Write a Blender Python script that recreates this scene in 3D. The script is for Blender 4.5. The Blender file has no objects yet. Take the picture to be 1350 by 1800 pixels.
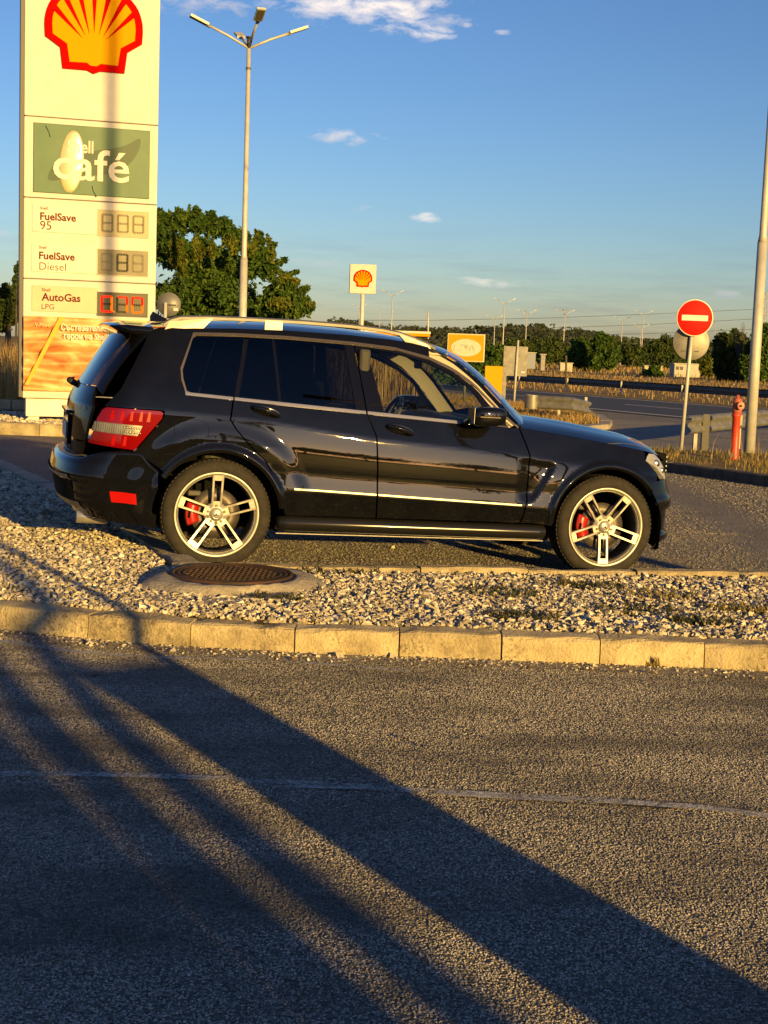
import bpy, bmesh, math, random
import numpy as np
from mathutils import Vector, Matrix

# ------------------------------------------------------------------ camera
scene = bpy.context.scene
F_PX, CX, CY = 2500.0, 675.0, 900.0          # focal length and centre in photograph pixels (1350 x 1800)
CAM_H = 1.54
ROLL = math.atan(0.035)
PITCH = math.atan((CY - 612.0) / F_PX * math.cos(ROLL))
fwd = np.array([0, math.cos(PITCH), -math.sin(PITCH)])
right0 = np.array([1.0, 0, 0]); up0 = np.cross(right0, fwd)
cam_right = right0 * math.cos(ROLL) + up0 * math.sin(ROLL)
cam_up = up0 * math.cos(ROLL) - right0 * math.sin(ROLL)
cam_pos = np.array([0, 0, CAM_H])
cd = bpy.data.cameras.new('camera'); cam = bpy.data.objects.new('camera', cd)
scene.collection.objects.link(cam); scene.camera = cam
cd.sensor_fit = 'VERTICAL'; cd.sensor_height = 36.0; cd.lens = 36.0 * F_PX / 1800.0
cd.clip_start = 0.05; cd.clip_end = 6000.0
cam.matrix_world = Matrix(((cam_right[0], cam_up[0], -fwd[0], 0), (cam_right[1], cam_up[1], -fwd[1], 0),
                           (cam_right[2], cam_up[2], -fwd[2], CAM_H), (0, 0, 0, 1)))
scene.render.resolution_x = 768; scene.render.resolution_y = 1024

def ray(u, v): return fwd + cam_right * ((u - CX) / F_PX) - cam_up * ((v - CY) / F_PX)
def G(u, v, z=0.0):                     # where the sight line meets the level z
    d = ray(u, v); return cam_pos + d * ((z - CAM_H) / d[2])
def P(u, v, Y):                         # the point of a sight line at distance Y
    d = ray(u, v); return cam_pos + d * (Y / d[1])

# ------------------------------------------------------------------ sun, sky, exposure
SUN_AZ, SUN_EL = math.radians(30.0), math.radians(8.5)     # azimuth to the right of straight behind the camera
to_sun = Vector((math.sin(SUN_AZ) * math.cos(SUN_EL), -math.cos(SUN_AZ) * math.cos(SUN_EL), math.sin(SUN_EL)))
sl = bpy.data.lights.new('sun', 'SUN'); sun = bpy.data.objects.new('sun', sl); scene.collection.objects.link(sun)
sl.energy = 5.0; sl.angle = math.radians(0.53); sl.color = (1.0, 0.61, 0.15)
sun.rotation_euler = to_sun.to_track_quat('Z', 'Y').to_euler(); sun.location = (20, -30, 40)
SKY_STRENGTH = 0.080
world = bpy.data.worlds.new('World'); scene.world = world; world.use_nodes = True
wn = world.node_tree.nodes; wl = world.node_tree.links; wn.clear()
def N(tree, t, **kw):
    n = tree.nodes.new(t)
    for k, v in kw.items(): setattr(n, k, v)
    return n
def mth(tree, op, a, b=None, c=None, clamp=False):
    n = tree.nodes.new('ShaderNodeMath'); n.operation = op; n.use_clamp = clamp
    for i, x in enumerate((a, b, c)):
        if x is None: continue
        if isinstance(x, (int, float)): n.inputs[i].default_value = x
        else: tree.links.new(x, n.inputs[i])
    return n.outputs[0]
def mixc(tree, fac, a, b, mode='MIX'):
    n = tree.nodes.new('ShaderNodeMix'); n.data_type = 'RGBA'; n.blend_type = mode
    for i, x in ((0, fac), (6, a), (7, b)):
        if isinstance(x, (int, float)): n.inputs[i].default_value = x
        elif isinstance(x, tuple): n.inputs[i].default_value = (*x, 1) if len(x) == 3 else x
        else: tree.links.new(x, n.inputs[i])
    return n.outputs[2]
wt = world.node_tree
sky = N(wt, 'ShaderNodeTexSky'); sky.sky_type = 'NISHITA'; sky.sun_disc = False
sky.sun_elevation = SUN_EL; sky.sun_rotation = math.pi - SUN_AZ
sky.air_density = 1.0; sky.dust_density = 0.5; sky.ozone_density = 3.6; sky.altitude = 200
# deep blue evening contrast: the sky's own gradient, steepened and slightly tinted
s0 = mixc(wt, 1.0, sky.outputs[0], (1 / 4.8, 1 / 4.8, 1 / 4.8), 'MULTIPLY'); gm = N(wt, 'ShaderNodeGamma'); gm.inputs['Gamma'].default_value = 1.26; wl.new(s0, gm.inputs['Color'])
skyb = mixc(wt, 1.0, gm.outputs[0], (5.6, 4.6, 4.75), 'MULTIPLY')
tc = N(wt, 'ShaderNodeTexCoord'); sx = N(wt, 'ShaderNodeSeparateXYZ'); wl.new(tc.outputs['Generated'], sx.inputs[0])
az = mth(wt, 'ARCTAN2', sx.outputs[0], sx.outputs[1]); el = mth(wt, 'ARCSINE', sx.outputs[2])
cv = N(wt, 'ShaderNodeCombineXYZ'); wl.new(az, cv.inputs[0]); wl.new(mth(wt, 'MULTIPLY', el, 2.6), cv.inputs[1])
def noise(tree, vec, scale, detail=4, rough=0.55, dist=0.0):
    n = tree.nodes.new('ShaderNodeTexNoise'); n.inputs['Scale'].default_value = scale; n.inputs['Detail'].default_value = detail
    n.inputs['Roughness'].default_value = rough; n.inputs['Distortion'].default_value = dist
    if vec is not None: tree.links.new(vec, n.inputs['Vector'])
    return n.outputs['Fac']
n1 = noise(wt, cv.outputs[0], 42, 9, 0.62, 0.35); n2 = noise(wt, cv.outputs[0], 9, 5, 0.5)
# (centre u, v, half width, half height in photograph pixels, amount, whiteness)
CLOUDS = [(640, 12, 190, 34, 1.0, .75), (330, 6, 110, 24, .9, .25), (760, 58, 42, 15, 1.0, .8), (690, 36, 80, 22, .9, .8), (885, 57, 16, 7, .8, .6), (822, 44, 10, 5, .8, .6),
          (605, 240, 60, 17, .85, .5), (750, 383, 30, 10, 1.0, .7), (645, 368, 28, 8, .7, .35), (15, 415, 30, 14, .7, .25),
          (860, 496, 60, 10, .9, .6), (950, 500, 50, 7, .6, .4), (575, 465, 85, 13, .6, .25), (620, 490, 60, 8, .5, .2),
          (760, 520, 90, 7, .5, .2), (800, 482, 45, 6, .5, .2), (1285, 519, 32, 8, .9, .1), (1060, 545, 80, 9, .5, .35), (985, 508, 25, 6, .5, .2), (520, 500, 70, 20, .4, .3)]
mask = None; white = None
for (u, v, ru, rv, amt, wh) in CLOUDS:
    d = ray(u, v); d = d / np.linalg.norm(d); a0 = math.atan2(d[0], d[1]); e0 = math.asin(d[2])
    da = mth(wt, 'DIVIDE', mth(wt, 'SUBTRACT', az, a0), ru * 1.45 / F_PX); de = mth(wt, 'DIVIDE', mth(wt, 'ADD', mth(wt, 'SUBTRACT', el, e0), mth(wt, 'MULTIPLY', mth(wt, 'SUBTRACT', az, a0), 0.035)), rv * 1.5 / F_PX)
    r2 = mth(wt, 'ADD', mth(wt, 'MULTIPLY', da, da), mth(wt, 'MULTIPLY', de, de))
    m = mth(wt, 'MULTIPLY', mth(wt, 'SUBTRACT', 1.0, r2, clamp=True), amt)
    w = mth(wt, 'MULTIPLY', m, mth(wt, 'ADD', mth(wt, 'MULTIPLY', de, 0.35), wh, clamp=True))
    mask = m if mask is None else mth(wt, 'MAXIMUM', mask, m)
    white = w if white is None else mth(wt, 'MAXIMUM', white, w)
cn = mth(wt, 'ADD', mth(wt, 'MULTIPLY', n1, 3.0), -1.5)
cm = mth(wt, 'MULTIPLY', mth(wt, 'ADD', mth(wt, 'MULTIPLY', mask, 1.25), mth(wt, 'SUBTRACT', cn, 0.70)), mth(wt, 'MULTIPLY', mask, 3.0, clamp=True), clamp=True)
low = N(wt, 'ShaderNodeMapRange'); low.inputs['From Min'].default_value = .10; low.inputs['From Max'].default_value = .01; wl.new(el, low.inputs['Value'])
cv2 = N(wt, 'ShaderNodeCombineXYZ'); wl.new(az, cv2.inputs[0]); wl.new(mth(wt, 'MULTIPLY', el, 9.0), cv2.inputs[1])
wisp = mth(wt, 'MULTIPLY', mth(wt, 'MULTIPLY', mth(wt, 'SUBTRACT', noise(wt, cv2.outputs[0], 11, 6, .6), 0.47, clamp=True), 4.5), low.outputs[0], clamp=True)
streak = mixc(wt, mth(wt, 'MULTIPLY', wisp, .75), skyb, mixc(wt, 1.0, skyb, (.70, .70, .80), 'MULTIPLY'))
ccol = mixc(wt, mth(wt, 'MULTIPLY', white, 1.2, clamp=True), (3.0, 3.1, 3.7), (9.5, 7.9, 6.4))
skyc = mixc(wt, mth(wt, 'MULTIPLY', cm, 0.82), streak, ccol)
bg = N(wt, 'ShaderNodeBackground'); bg.inputs['Strength'].default_value = SKY_STRENGTH
wl.new(skyc, bg.inputs['Color'])
wo = N(wt, 'ShaderNodeOutputWorld'); wl.new(bg.outputs[0], wo.inputs['Surface'])
vs = scene.view_settings
vs.view_transform = 'Standard'; vs.look = 'None'; vs.gamma = 1.0; vs.use_curve_mapping = False; vs.exposure = 0.98
scene.render.engine = 'CYCLES'
scene.cycles.max_bounces = 8; scene.cycles.transparent_max_bounces = 16; scene.cycles.use_denoising = True
scene.cycles.sample_clamp_indirect = 6.0; scene.cycles.caustics_reflective = False; scene.cycles.caustics_refractive = False

# ------------------------------------------------------------------ helpers
C = scene.collection
random.seed(7); rng = np.random.default_rng(11)
MATS = {}
def mat(name, col=(0.5, 0.5, 0.5), rough=0.6, metal=0.0, spec=0.5, coat=0.0, emit=None, estr=0.0, alpha=1.0):
    if name in MATS: return MATS[name]
    m = bpy.data.materials.new(name); m.use_nodes = True; b = m.node_tree.nodes['Principled BSDF']
    b.inputs['Base Color'].default_value = (*col, 1); b.inputs['Roughness'].default_value = rough; b.inputs['Metallic'].default_value = metal
    b.inputs['Specular IOR Level'].default_value = spec; b.inputs['Coat Weight'].default_value = coat; b.inputs['Coat Roughness'].default_value = 0.03
    if emit: b.inputs['Emission Color'].default_value = (*emit, 1); b.inputs['Emission Strength'].default_value = estr
    MATS[name] = m; return m
def worn(name, col, col2, scale=6.0, rough=0.7, metal=0.0, bump=0.15, bscale=60.0, detail=6, lo=0.35, hi=0.65, spec=0.5, bdist=0.01):
    """a surface with two tones in noise and fine relief"""
    if name in MATS: return MATS[name]
    m = mat(name, col, rough, metal, spec); t = m.node_tree; b = t.nodes['Principled BSDF']
    tcn = N(t, 'ShaderNodeTexCoord'); f = noise(t, tcn.outputs['Object'], scale, detail, 0.6)
    mr = N(t, 'ShaderNodeMapRange'); mr.inputs['From Min'].default_value = lo; mr.inputs['From Max'].default_value = hi
    t.links.new(f, mr.inputs['Value']); t.links.new(mixc(t, mr.outputs[0], col, col2), b.inputs['Base Color'])
    if bump:
        bn = N(t, 'ShaderNodeBump'); bn.inputs['Strength'].default_value = bump; bn.inputs['Distance'].default_value = bdist
        t.links.new(noise(t, tcn.outputs['Object'], bscale, 4, 0.6), bn.inputs['Height']); t.links.new(bn.outputs[0], b.inputs['Normal'])
    return m
def new_obj(name, me, m=None, parent=None):
    o = bpy.data.objects.new(name, me); C.objects.link(o)
    if m is not None and me is not None and len(me.materials) == 0: me.materials.append(m)
    if parent is not None: o.parent = parent
    return o
def tag(o, label=None, cat=None, group=None, kind=None):
    if label: o['label'] = label
    if cat: o['category'] = cat
    if group: o['group'] = group
    if kind: o['kind'] = kind
    return o
def empty(name, loc=(0, 0, 0), rz=0.0):
    o = bpy.data.objects.new(name, None); C.objects.link(o); o.location = loc; o.rotation_euler = (0, 0, rz); o.empty_display_size = 0.2
    return o
def copy_tree(o, parent=None):
    c = o.copy(); C.objects.link(c); c.parent = parent
    for ch in list(o.children): copy_tree(ch, c)
    return c

class MB:
    """collects shapes; build() links them as one mesh object"""
    def __init__(s): s.v = []; s.f = []; s.sm = []
    def add(s, vs, fs, smooth=False):
        o = len(s.v); s.v += [tuple(map(float, p)) for p in vs]; s.f += [tuple(i + o for i in f) for f in fs]; s.sm += [smooth] * len(fs); return s
    def box(s, lo, hi, bev=0.0):
        x0, y0, z0 = lo; x1, y1, z1 = hi
        if bev <= 0:
            v = [(x0, y0, z0), (x1, y0, z0), (x1, y1, z0), (x0, y1, z0), (x0, y0, z1), (x1, y0, z1), (x1, y1, z1), (x0, y1, z1)]
            return s.add(v, [(0, 3, 2, 1), (4, 5, 6, 7), (0, 1, 5, 4), (1, 2, 6, 5), (2, 3, 7, 6), (3, 0, 4, 7)])
        bm = bmesh.new(); bmesh.ops.create_cube(bm, size=1.0)
        for q in bm.verts: q.co = Vector(((x0 + x1) / 2 + q.co.x * (x1 - x0), (y0 + y1) / 2 + q.co.y * (y1 - y0), (z0 + z1) / 2 + q.co.z * (z1 - z0)))
        bmesh.ops.bevel(bm, geom=bm.edges[:], offset=bev, segments=2, affect='EDGES', profile=0.5)
        return s.from_bm(bm)
    def from_bm(s, bm, smooth=False):
        bm.verts.index_update(); s.add([q.co for q in bm.verts], [[q.index for q in f.verts] for f in bm.faces], smooth); bm.free(); return s
    def tube(s, pts, radii, n=10, caps=True, smooth=True, flat=(1.0, 1.0)):
        pts = [Vector(p) for p in pts]
        if not isinstance(radii, (list, tuple)): radii = [radii] * len(pts)
        vs = []; fs = []; ref = None
        for i, p in enumerate(pts):
            d = (pts[min(i + 1, len(pts) - 1)] - pts[max(i - 1, 0)]).normalized()
            if ref is None: ref = Vector((0, 0, 1)) if abs(d.z) < 0.9 else Vector((0, 1, 0))
            a = d.cross(ref).normalized(); b = a.cross(d).normalized()
            for k in range(n):
                t = 2 * math.pi * k / n; vs.append(p + a * math.cos(t) * radii[i] * flat[0] + b * math.sin(t) * radii[i] * flat[1])
        for i in range(len(pts) - 1):
            for k in range(n): fs.append((i * n + k, i * n + (k + 1) % n, (i + 1) * n + (k + 1) % n, (i + 1) * n + k))
        if caps: fs += [tuple(range(n - 1, -1, -1)), tuple((len(pts) - 1) * n + k for k in range(n))]
        return s.add(vs, fs, smooth)
    def lathe(s, prof, n=32, axis='z', org=(0, 0, 0), smooth=True, close=False):
        """prof: (radius, height along axis)"""
        vs = []; fs = []; m = len(prof)
        for k in range(n):
            t = 2 * math.pi * k / n; c, q = math.cos(t), math.sin(t)
            for r, h in prof:
                p = (r * c, r * q, h) if axis == 'z' else ((r * c, h, r * q) if axis == 'y' else (h, r * c, r * q))
                vs.append((p[0] + org[0], p[1] + org[1], p[2] + org[2]))
        for k in range(n):
            for i in range(m - 1 + (1 if close else 0)):
                j = (i + 1) % m; fs.append((k * m + i, ((k + 1) % n) * m + i, ((k + 1) % n) * m + j, k * m + j))
        return s.add(vs, fs, smooth)
    def prism(s, poly, lo, hi, axis='y'):
        """2-D polygon extruded along axis: y -> (x, z) polygon, z -> (x, y), x -> (y, z)"""
        n = len(poly)
        def pt(a, b, h): return (a, h, b) if axis == 'y' else ((a, b, h) if axis == 'z' else (h, a, b))
        vs = [pt(a, b, lo) for a, b in poly] + [pt(a, b, hi) for a, b in poly]
        fs = [tuple(range(n)), tuple(range(2 * n - 1, n - 1, -1))] + [(i, (i + 1) % n, n + (i + 1) % n, n + i) for i in range(n)]
        return s.add(vs, fs)
    def build(s, name, m, parent=None, fix=True):
        me = bpy.data.meshes.new(name); me.from_pydata(s.v, [], s.f)
        me.polygons.foreach_set('use_smooth', s.sm); 
        if fix:
            bm = bmesh.new(); bm.from_mesh(me); bmesh.ops.recalc_face_normals(bm, faces=bm.faces[:]); bm.to_mesh(me); bm.free()
        me.update(); return new_obj(name, me, m, parent)
def fast_mesh(name, verts, faces, m, parent=None, smooth=False):
    """verts (n,3), faces (k,c) numpy arrays of one polygon size"""
    me = bpy.data.meshes.new(name); nv, (nf, c) = len(verts), faces.shape
    me.vertices.add(nv); me.vertices.foreach_set('co', np.ascontiguousarray(verts, dtype=np.float32).ravel())
    me.loops.add(nf * c); me.loops.foreach_set('vertex_index', np.ascontiguousarray(faces, dtype=np.int32).ravel())
    me.polygons.add(nf); me.polygons.foreach_set('loop_start', np.arange(0, nf * c, c, dtype=np.int32))
    me.polygons.foreach_set('use_smooth', np.full(nf, smooth, dtype=bool)); me.update(calc_edges=True)
    return new_obj(name, me, m, parent)
def sheet(name, poly, z, m, parent=None, grid=None, zf=None):
    bm = bmesh.new(); vs = [bm.verts.new((x, y, 0)) for x, y in poly]; bm.faces.new(vs)
    if grid:
        xs = [p[0] for p in poly]; ys = [p[1] for p in poly]
        for ax, lo, hi in ((0, min(xs), max(xs)), (1, min(ys), max(ys))):
            k = lo + grid
            while k < hi:
                co = [0, 0, 0]; co[ax] = k; no = [0, 0, 0]; no[ax] = 1
                bmesh.ops.bisect_plane(bm, geom=bm.verts[:] + bm.edges[:] + bm.faces[:], plane_co=co, plane_no=no); k += grid
    bmesh.ops.triangulate(bm, faces=bm.faces[:]) if not grid else None
    for v in bm.verts: v.co.z = zf(v.co.x, v.co.y) if zf else z
    bmesh.ops.recalc_face_normals(bm, faces=bm.faces[:])
    for f in bm.faces:
        if f.normal.z < 0: f.normal_flip()
    me = bpy.data.meshes.new(name); bm.to_mesh(me); bm.free()
    return new_obj(name, me, m, parent)
def lettering(name, body, size, loc, rot, m, parent=None, align='LEFT', bold=0.0, squash=1.0, depth=0.0):
    """text as flat mesh letters; loc and rot in the parent's space"""
    cu = bpy.data.curves.new(name, 'FONT'); cu.body = body; cu.size = size; cu.align_x = align; cu.offset = bold; cu.extrude = depth; cu.resolution_u = 3
    t = bpy.data.objects.new(name, cu); C.objects.link(t); bpy.context.view_layer.update()
    me = bpy.data.meshes.new_from_object(t.evaluated_get(bpy.context.evaluated_depsgraph_get())); bpy.data.objects.remove(t); me.materials.clear()
    o = new_obj(name, me, m, parent); o.location = loc; o.rotation_euler = rot; o.scale = (squash, 1, 1); return o
def lerp(xs, ys, x): return np.interp(x, xs, ys)
# ------------------------------------------------------------------ ground materials
def asphalt(name, tones, scale=120.0, bump=1.0, bdist=0.006, rough=0.8, patch=0.25, spec=0.35):
    m = mat(name, tones[0], rough, 0.0, spec); t = m.node_tree; b = t.nodes['Principled BSDF']
    tcn = N(t, 'ShaderNodeTexCoord'); g = N(t, 'ShaderNodeNewGeometry')
    v = N(t, 'ShaderNodeTexVoronoi'); v.inputs['Scale'].default_value = scale; v.inputs['Randomness'].default_value = 1.0; t.links.new(g.outputs['Position'], v.inputs['Vector'])
    cr = N(t, 'ShaderNodeValToRGB'); e = cr.color_ramp.elements
    e[0].position = 0.0; e[0].color = (*tones[0], 1); e[1].position = 1.0; e[1].color = (*tones[2], 1)
    q = e.new(0.62); q.color = (*tones[1], 1); q = e.new(0.9); q.color = (*tones[1], 1)
    sp = N(t, 'ShaderNodeSeparateColor'); t.links.new(v.outputs['Color'], sp.inputs[0]); t.links.new(sp.outputs[0], cr.inputs[0])
    big = noise(t, g.outputs['Position'], 0.9, 5, 0.6); mid = noise(t, g.outputs['Position'], 14.0, 4, 0.6)
    k = mth(t, 'ADD', mth(t, 'ADD', mth(t, 'MULTIPLY', big, patch * 2), mth(t, 'MULTIPLY', mid, patch * 1.6)), 1.0 - patch * 1.8)
    cc = N(t, 'ShaderNodeCombineColor')
    for i in range(3): t.links.new(k, cc.inputs[i])
    t.links.new(mixc(t, 1.0, cr.outputs[0], cc.outputs[0], 'MULTIPLY'), b.inputs['Base Color'])
    h = mth(t, 'ADD', mth(t, 'MULTIPLY', v.outputs['Distance'], -1.0), mth(t, 'MULTIPLY', noise(t, g.outputs['Position'], scale * 0.55, 3, 0.7), 1.2))
    bn = N(t, 'ShaderNodeBump'); bn.inputs['Strength'].default_value = bump; bn.inputs['Distance'].default_value = bdist
    t.links.new(h, bn.inputs['Height']); t.links.new(bn.outputs[0], b.inputs['Normal'])
    return m
M_ROAD = asphalt('road_asphalt', ((.10, .095, .085), (.22, .205, .18), (.46, .43, .38)), 85, 1.0, 0.05)
M_LOT = asphalt('lot_asphalt', ((.18, .17, .165), (.32, .30, .29), (.50, .48, .45)), 90, 1.0, 0.06, patch=0.4)
M_HIGHWAY = asphalt('highway_asphalt', ((.035, .036, .040), (.05, .05, .055), (.08, .08, .08)), 60, 0.4, 0.006, rough=0.75)
def kerb_mat():
    m = worn('kerb_concrete', (.47, .40, .26), (.27, .225, .145), 6.0, 0.9, bump=0.9, bscale=70, bdist=0.014, lo=.40, hi=.66); t = m.node_tree; b = t.nodes['Principled BSDF']
    src = b.inputs['Base Color'].links[0].from_socket; g = N(t, 'ShaderNodeNewGeometry'); oi = N(t, 'ShaderNodeObjectInfo')
    sp_ = N(t, 'ShaderNodeMapRange'); sp_.inputs['From Min'].default_value = .50; sp_.inputs['From Max'].default_value = .60; t.links.new(noise(t, g.outputs['Position'], 40, 6, .75), sp_.inputs['Value'])
    big = N(t, 'ShaderNodeMapRange'); big.inputs['From Min'].default_value = .42; big.inputs['From Max'].default_value = .62; t.links.new(noise(t, g.outputs['Position'], 3.1, 3, .5), big.inputs['Value'])
    c1 = mixc(t, mth(t, 'MULTIPLY', mth(t, 'MULTIPLY', sp_.outputs[0], big.outputs[0]), .85), src, (.10, .085, .055))
    k = mth(t, 'ADD', mth(t, 'MULTIPLY', oi.outputs['Random'], .30), .82); cc = N(t, 'ShaderNodeCombineColor')
    for i in range(3): t.links.new(k if i < 2 else mth(t, 'MULTIPLY', k, .95), cc.inputs[i])
    t.links.new(mixc(t, 1.0, c1, cc.outputs[0], 'MULTIPLY'), b.inputs['Base Color']); return m
M_CONC = kerb_mat()
M_CONC_D = worn('dark_kerb_concrete', (.085, .078, .07), (.04, .038, .036), 5.0, 0.9, bump=0.6, bscale=60, bdist=0.008)
M_CONC_G = worn('grey_concrete', (.36, .33, .28), (.22, .20, .17), 9.0, 0.92, bump=0.9, bscale=45, bdist=0.012)
M_DRY = worn('dry_grass_soil', (.30, .21, .09), (.16, .13, .06), 1.2, 0.95, bump=0.8, bscale=12, bdist=0.08, spec=.1)
M_SOIL = worn('gravel_bed_soil', (.16, .14, .11), (.08, .07, .055), 14.0, 0.95, bump=0.8, bscale=60, bdist=0.02, spec=.1)
M_WHITE = worn('road_paint_white', (.72, .72, .70), (.50, .49, .46), 30, 0.7, bump=0.2, bscale=200, bdist=0.002)

# ------------------------------------------------------------------ ground, roads, lot
def lot_z(x): return 0.026 - 0.029 * max(-3.0, min(3.5, x))
GROUND_Z = -0.32
o = sheet('ground', [(-2500, -2500), (2500, -2500), (2500, 2500), (-2500, 2500)], GROUND_Z, M_DRY); tag(o, kind='structure')
o = sheet('road', [(-80, -70), (80, -70), (80, 7.75), (-80, 7.75)], 0.0, M_ROAD); tag(o, kind='structure')
o = sheet('parking_lot', [(-14, 7.6), (60, 7.6), (60, 14), (19.0, 36), (-3.0, 65), (-14, 65)], 0, M_LOT, grid=1.0, zf=lambda x, y: lot_z(x)); tag(o, kind='structure')
M_EXIT = asphalt('exit_asphalt', ((.26, .25, .245), (.40, .38, .37), (.55, .53, .50)), 60, 1.0, 0.08, patch=0.4)
HD = np.array([-0.454, 0.891]); HN = np.array([0.891, 0.454])       # run of the highway and its normal
def hw(n, t): p = HN * n + HD * t; return (p[0], p[1])
o = sheet('exit_road', [hw(15.2, -40), hw(24.7, -40), hw(24.7, 22), hw(22, 30), hw(17, 28), hw(14.6, 20)], lot_z(9) + .006, M_EXIT); tag(o, kind='structure')
o = sheet('highway', [hw(24.6, -150), hw(33.4, -150), hw(33.4, 420), hw(24.6, 420)], lot_z(9) + 0.012, M_HIGHWAY); tag(o, kind='structure')
for n0, wd in ((25.0, .2), (32.6, .2)):
    o = sheet('edge_line', [hw(n0, -150), hw(n0 + wd, -150), hw(n0 + wd, 420), hw(n0, 420)], lot_z(9) + 0.018, M_WHITE); tag(o, kind='structure')
dash = empty('lane_line'); tag(dash, kind='structure')
for k in range(-4, 26):
    sheet('dash', [hw(28.85, k * 9.0), hw(29.0, k * 9.0), hw(29.0, k * 9.0 + 3.2), hw(28.85, k * 9.0 + 3.2)], lot_z(9) + 0.018, M_WHITE, dash)

# kerbs: each stone a piece of its own
def kerb_stone(name, a, b, prof, m, parent, back, z0=0.0, gap=0.004, jit=0.008, seed=0):
    """a, b: front bottom corners on plan; prof: (depth, height) outline; back: unit vector on plan"""
    r = random.Random(seed); a = np.array(a[:2]); b = np.array(b[:2]); L = np.linalg.norm(b - a); d = (b - a) / L
    a = a + d * gap; b = b - d * gap; n = 7; vs = []; fs = []; k = len(prof); off = r.uniform(-jit, jit) * 1.2; zo = r.uniform(-jit, jit) * .8; gap = gap
    for i in range(n):
        q = a + (b - a) * i / (n - 1); e = r.uniform(.002, .012) if i in (0, n - 1) else (r.uniform(0, .010) if r.random() < .18 else 0.0)
        for dd, hh in prof:
            w = q + back * (dd + off + (r.uniform(-jit, jit) * .5 if hh > 0.02 else 0) + e * (1 if dd < .05 else -1)); vs.append((w[0], w[1], z0 + hh + zo + (r.uniform(-jit, jit) * .5 - e * .8 if hh > .1 else 0)))
    for i in range(n - 1):
        for j in range(k): fs.append((i * k + j, i * k + (j + 1) % k, (i + 1) * k + (j + 1) % k, (i + 1) * k + j))
    fs += [tuple(range(k)), tuple((n - 1) * k + j for j in range(k - 1, -1, -1))]
    return MB().add(vs, fs).build(name, m, parent)
def front_v(u): return float(np.interp(u, [-300, 0, 150, 270, 400, 520, 700, 880, 1055, 1240, 1350, 1700], [1075, 1106, 1123, 1134, 1141, 1148, 1155, 1161, 1168, 1176, 1181, 1197]))
PROF = [(0.012, -0.08), (0.0, 0.0), (0.008, 0.104), (0.016, 0.119), (0.034, 0.126), (0.145, 0.130), (0.15, -0.08)]
kerb = empty('kerb'); tag(kerb, kind='structure')
JU = [-210, -28, 153, 332, 517, 701, 881, 1054, 1238, 1424, 1612]
front_pts = [G(u, front_v(u), 0.0)[:2] for u in JU]
d0 = front_pts[0] - front_pts[1]; d1 = front_pts[-1] - front_pts[-2]
front_pts = [front_pts[0] + d0 * k for k in range(12, 0, -1)] + front_pts + [front_pts[-1] + d1 * k for k in range(1, 14)]
for i in range(len(front_pts) - 1):
    a, b = front_pts[i], front_pts[i + 1]; dd = (b - a) / np.linalg.norm(b - a)
    kerb_stone('kerb_stone', a, b, PROF, M_CONC, kerb, np.array([-dd[1], dd[0]]), seed=i)
# raised edging between gravel and lot, and its turn to the far left
EPROF = [(0.0, -0.12), (0.0, 0.155), (0.012, 0.168), (0.10, 0.17), (0.11, 0.16), (0.11, -0.12)]
edging = empty('edging_kerb'); tag(edging, kind='structure')
EU = [(300, 991), (395, 993), (560, 995.5), (740, 998.5), (930, 1001), (1120, 1004), (1300, 1007), (1490, 1010.5), (1690, 1014)]
ep = [G(u, v, 0.168)[:2] for u, v in EU]; d1 = ep[-1] - ep[-2]; ep += [ep[-1] + d1 * k for k in range(1, 9)]
for i in range(len(ep) - 1):
    dd = (ep[i + 1] - ep[i]) / np.linalg.norm(ep[i + 1] - ep[i])
    kerb_stone('kerb_stone', ep[i], ep[i + 1], EPROF, M_CONC, edging, np.array([-dd[1], dd[0]]), seed=50 + i)
DP = [(318, 990), (210, 925), (98, 866), (0, 818)]
dp = [G(u, v, 0.165)[:2] for u, v in DP]; dl = (dp[-1] - dp[-2]) / np.linalg.norm(dp[-1] - dp[-2])
diag = [dp[0]]
for a, b in zip(dp[:-1], dp[1:]):
    n = max(1, int(round(np.linalg.norm(b - a) / 0.8))); diag += [a + (b - a) * (k + 1) / n for k in range(n)]
diag += [diag[-1] + dl * .8 * k for k in range(1, 7)]
EPROF2 = [(0.0, -0.12), (0.0, 0.150), (0.012, 0.163), (0.16, 0.165), (0.172, 0.155), (0.172, -0.12)]
for i in range(len(diag) - 1):
    dd = (diag[i + 1] - diag[i]) / np.linalg.norm(diag[i + 1] - diag[i])
    kerb_stone('kerb_stone', diag[i], diag[i + 1], EPROF2, M_CONC_G, edging, np.array([dd[1], -dd[0]]), seed=90 + i)
# gravel bed
bed = [tuple(p + np.array([0, .1])) for p in front_pts] + [tuple(p + np.array([0, .03])) for p in reversed(ep)] + [tuple(p + np.array([.04, 0])) for p in diag[1:]] + [(-18, diag[-1][1]), (-18, front_pts[0][1])]
o = sheet('gravel_bed', bed, 0.118, M_SOIL); tag(o, kind='structure')

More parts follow.
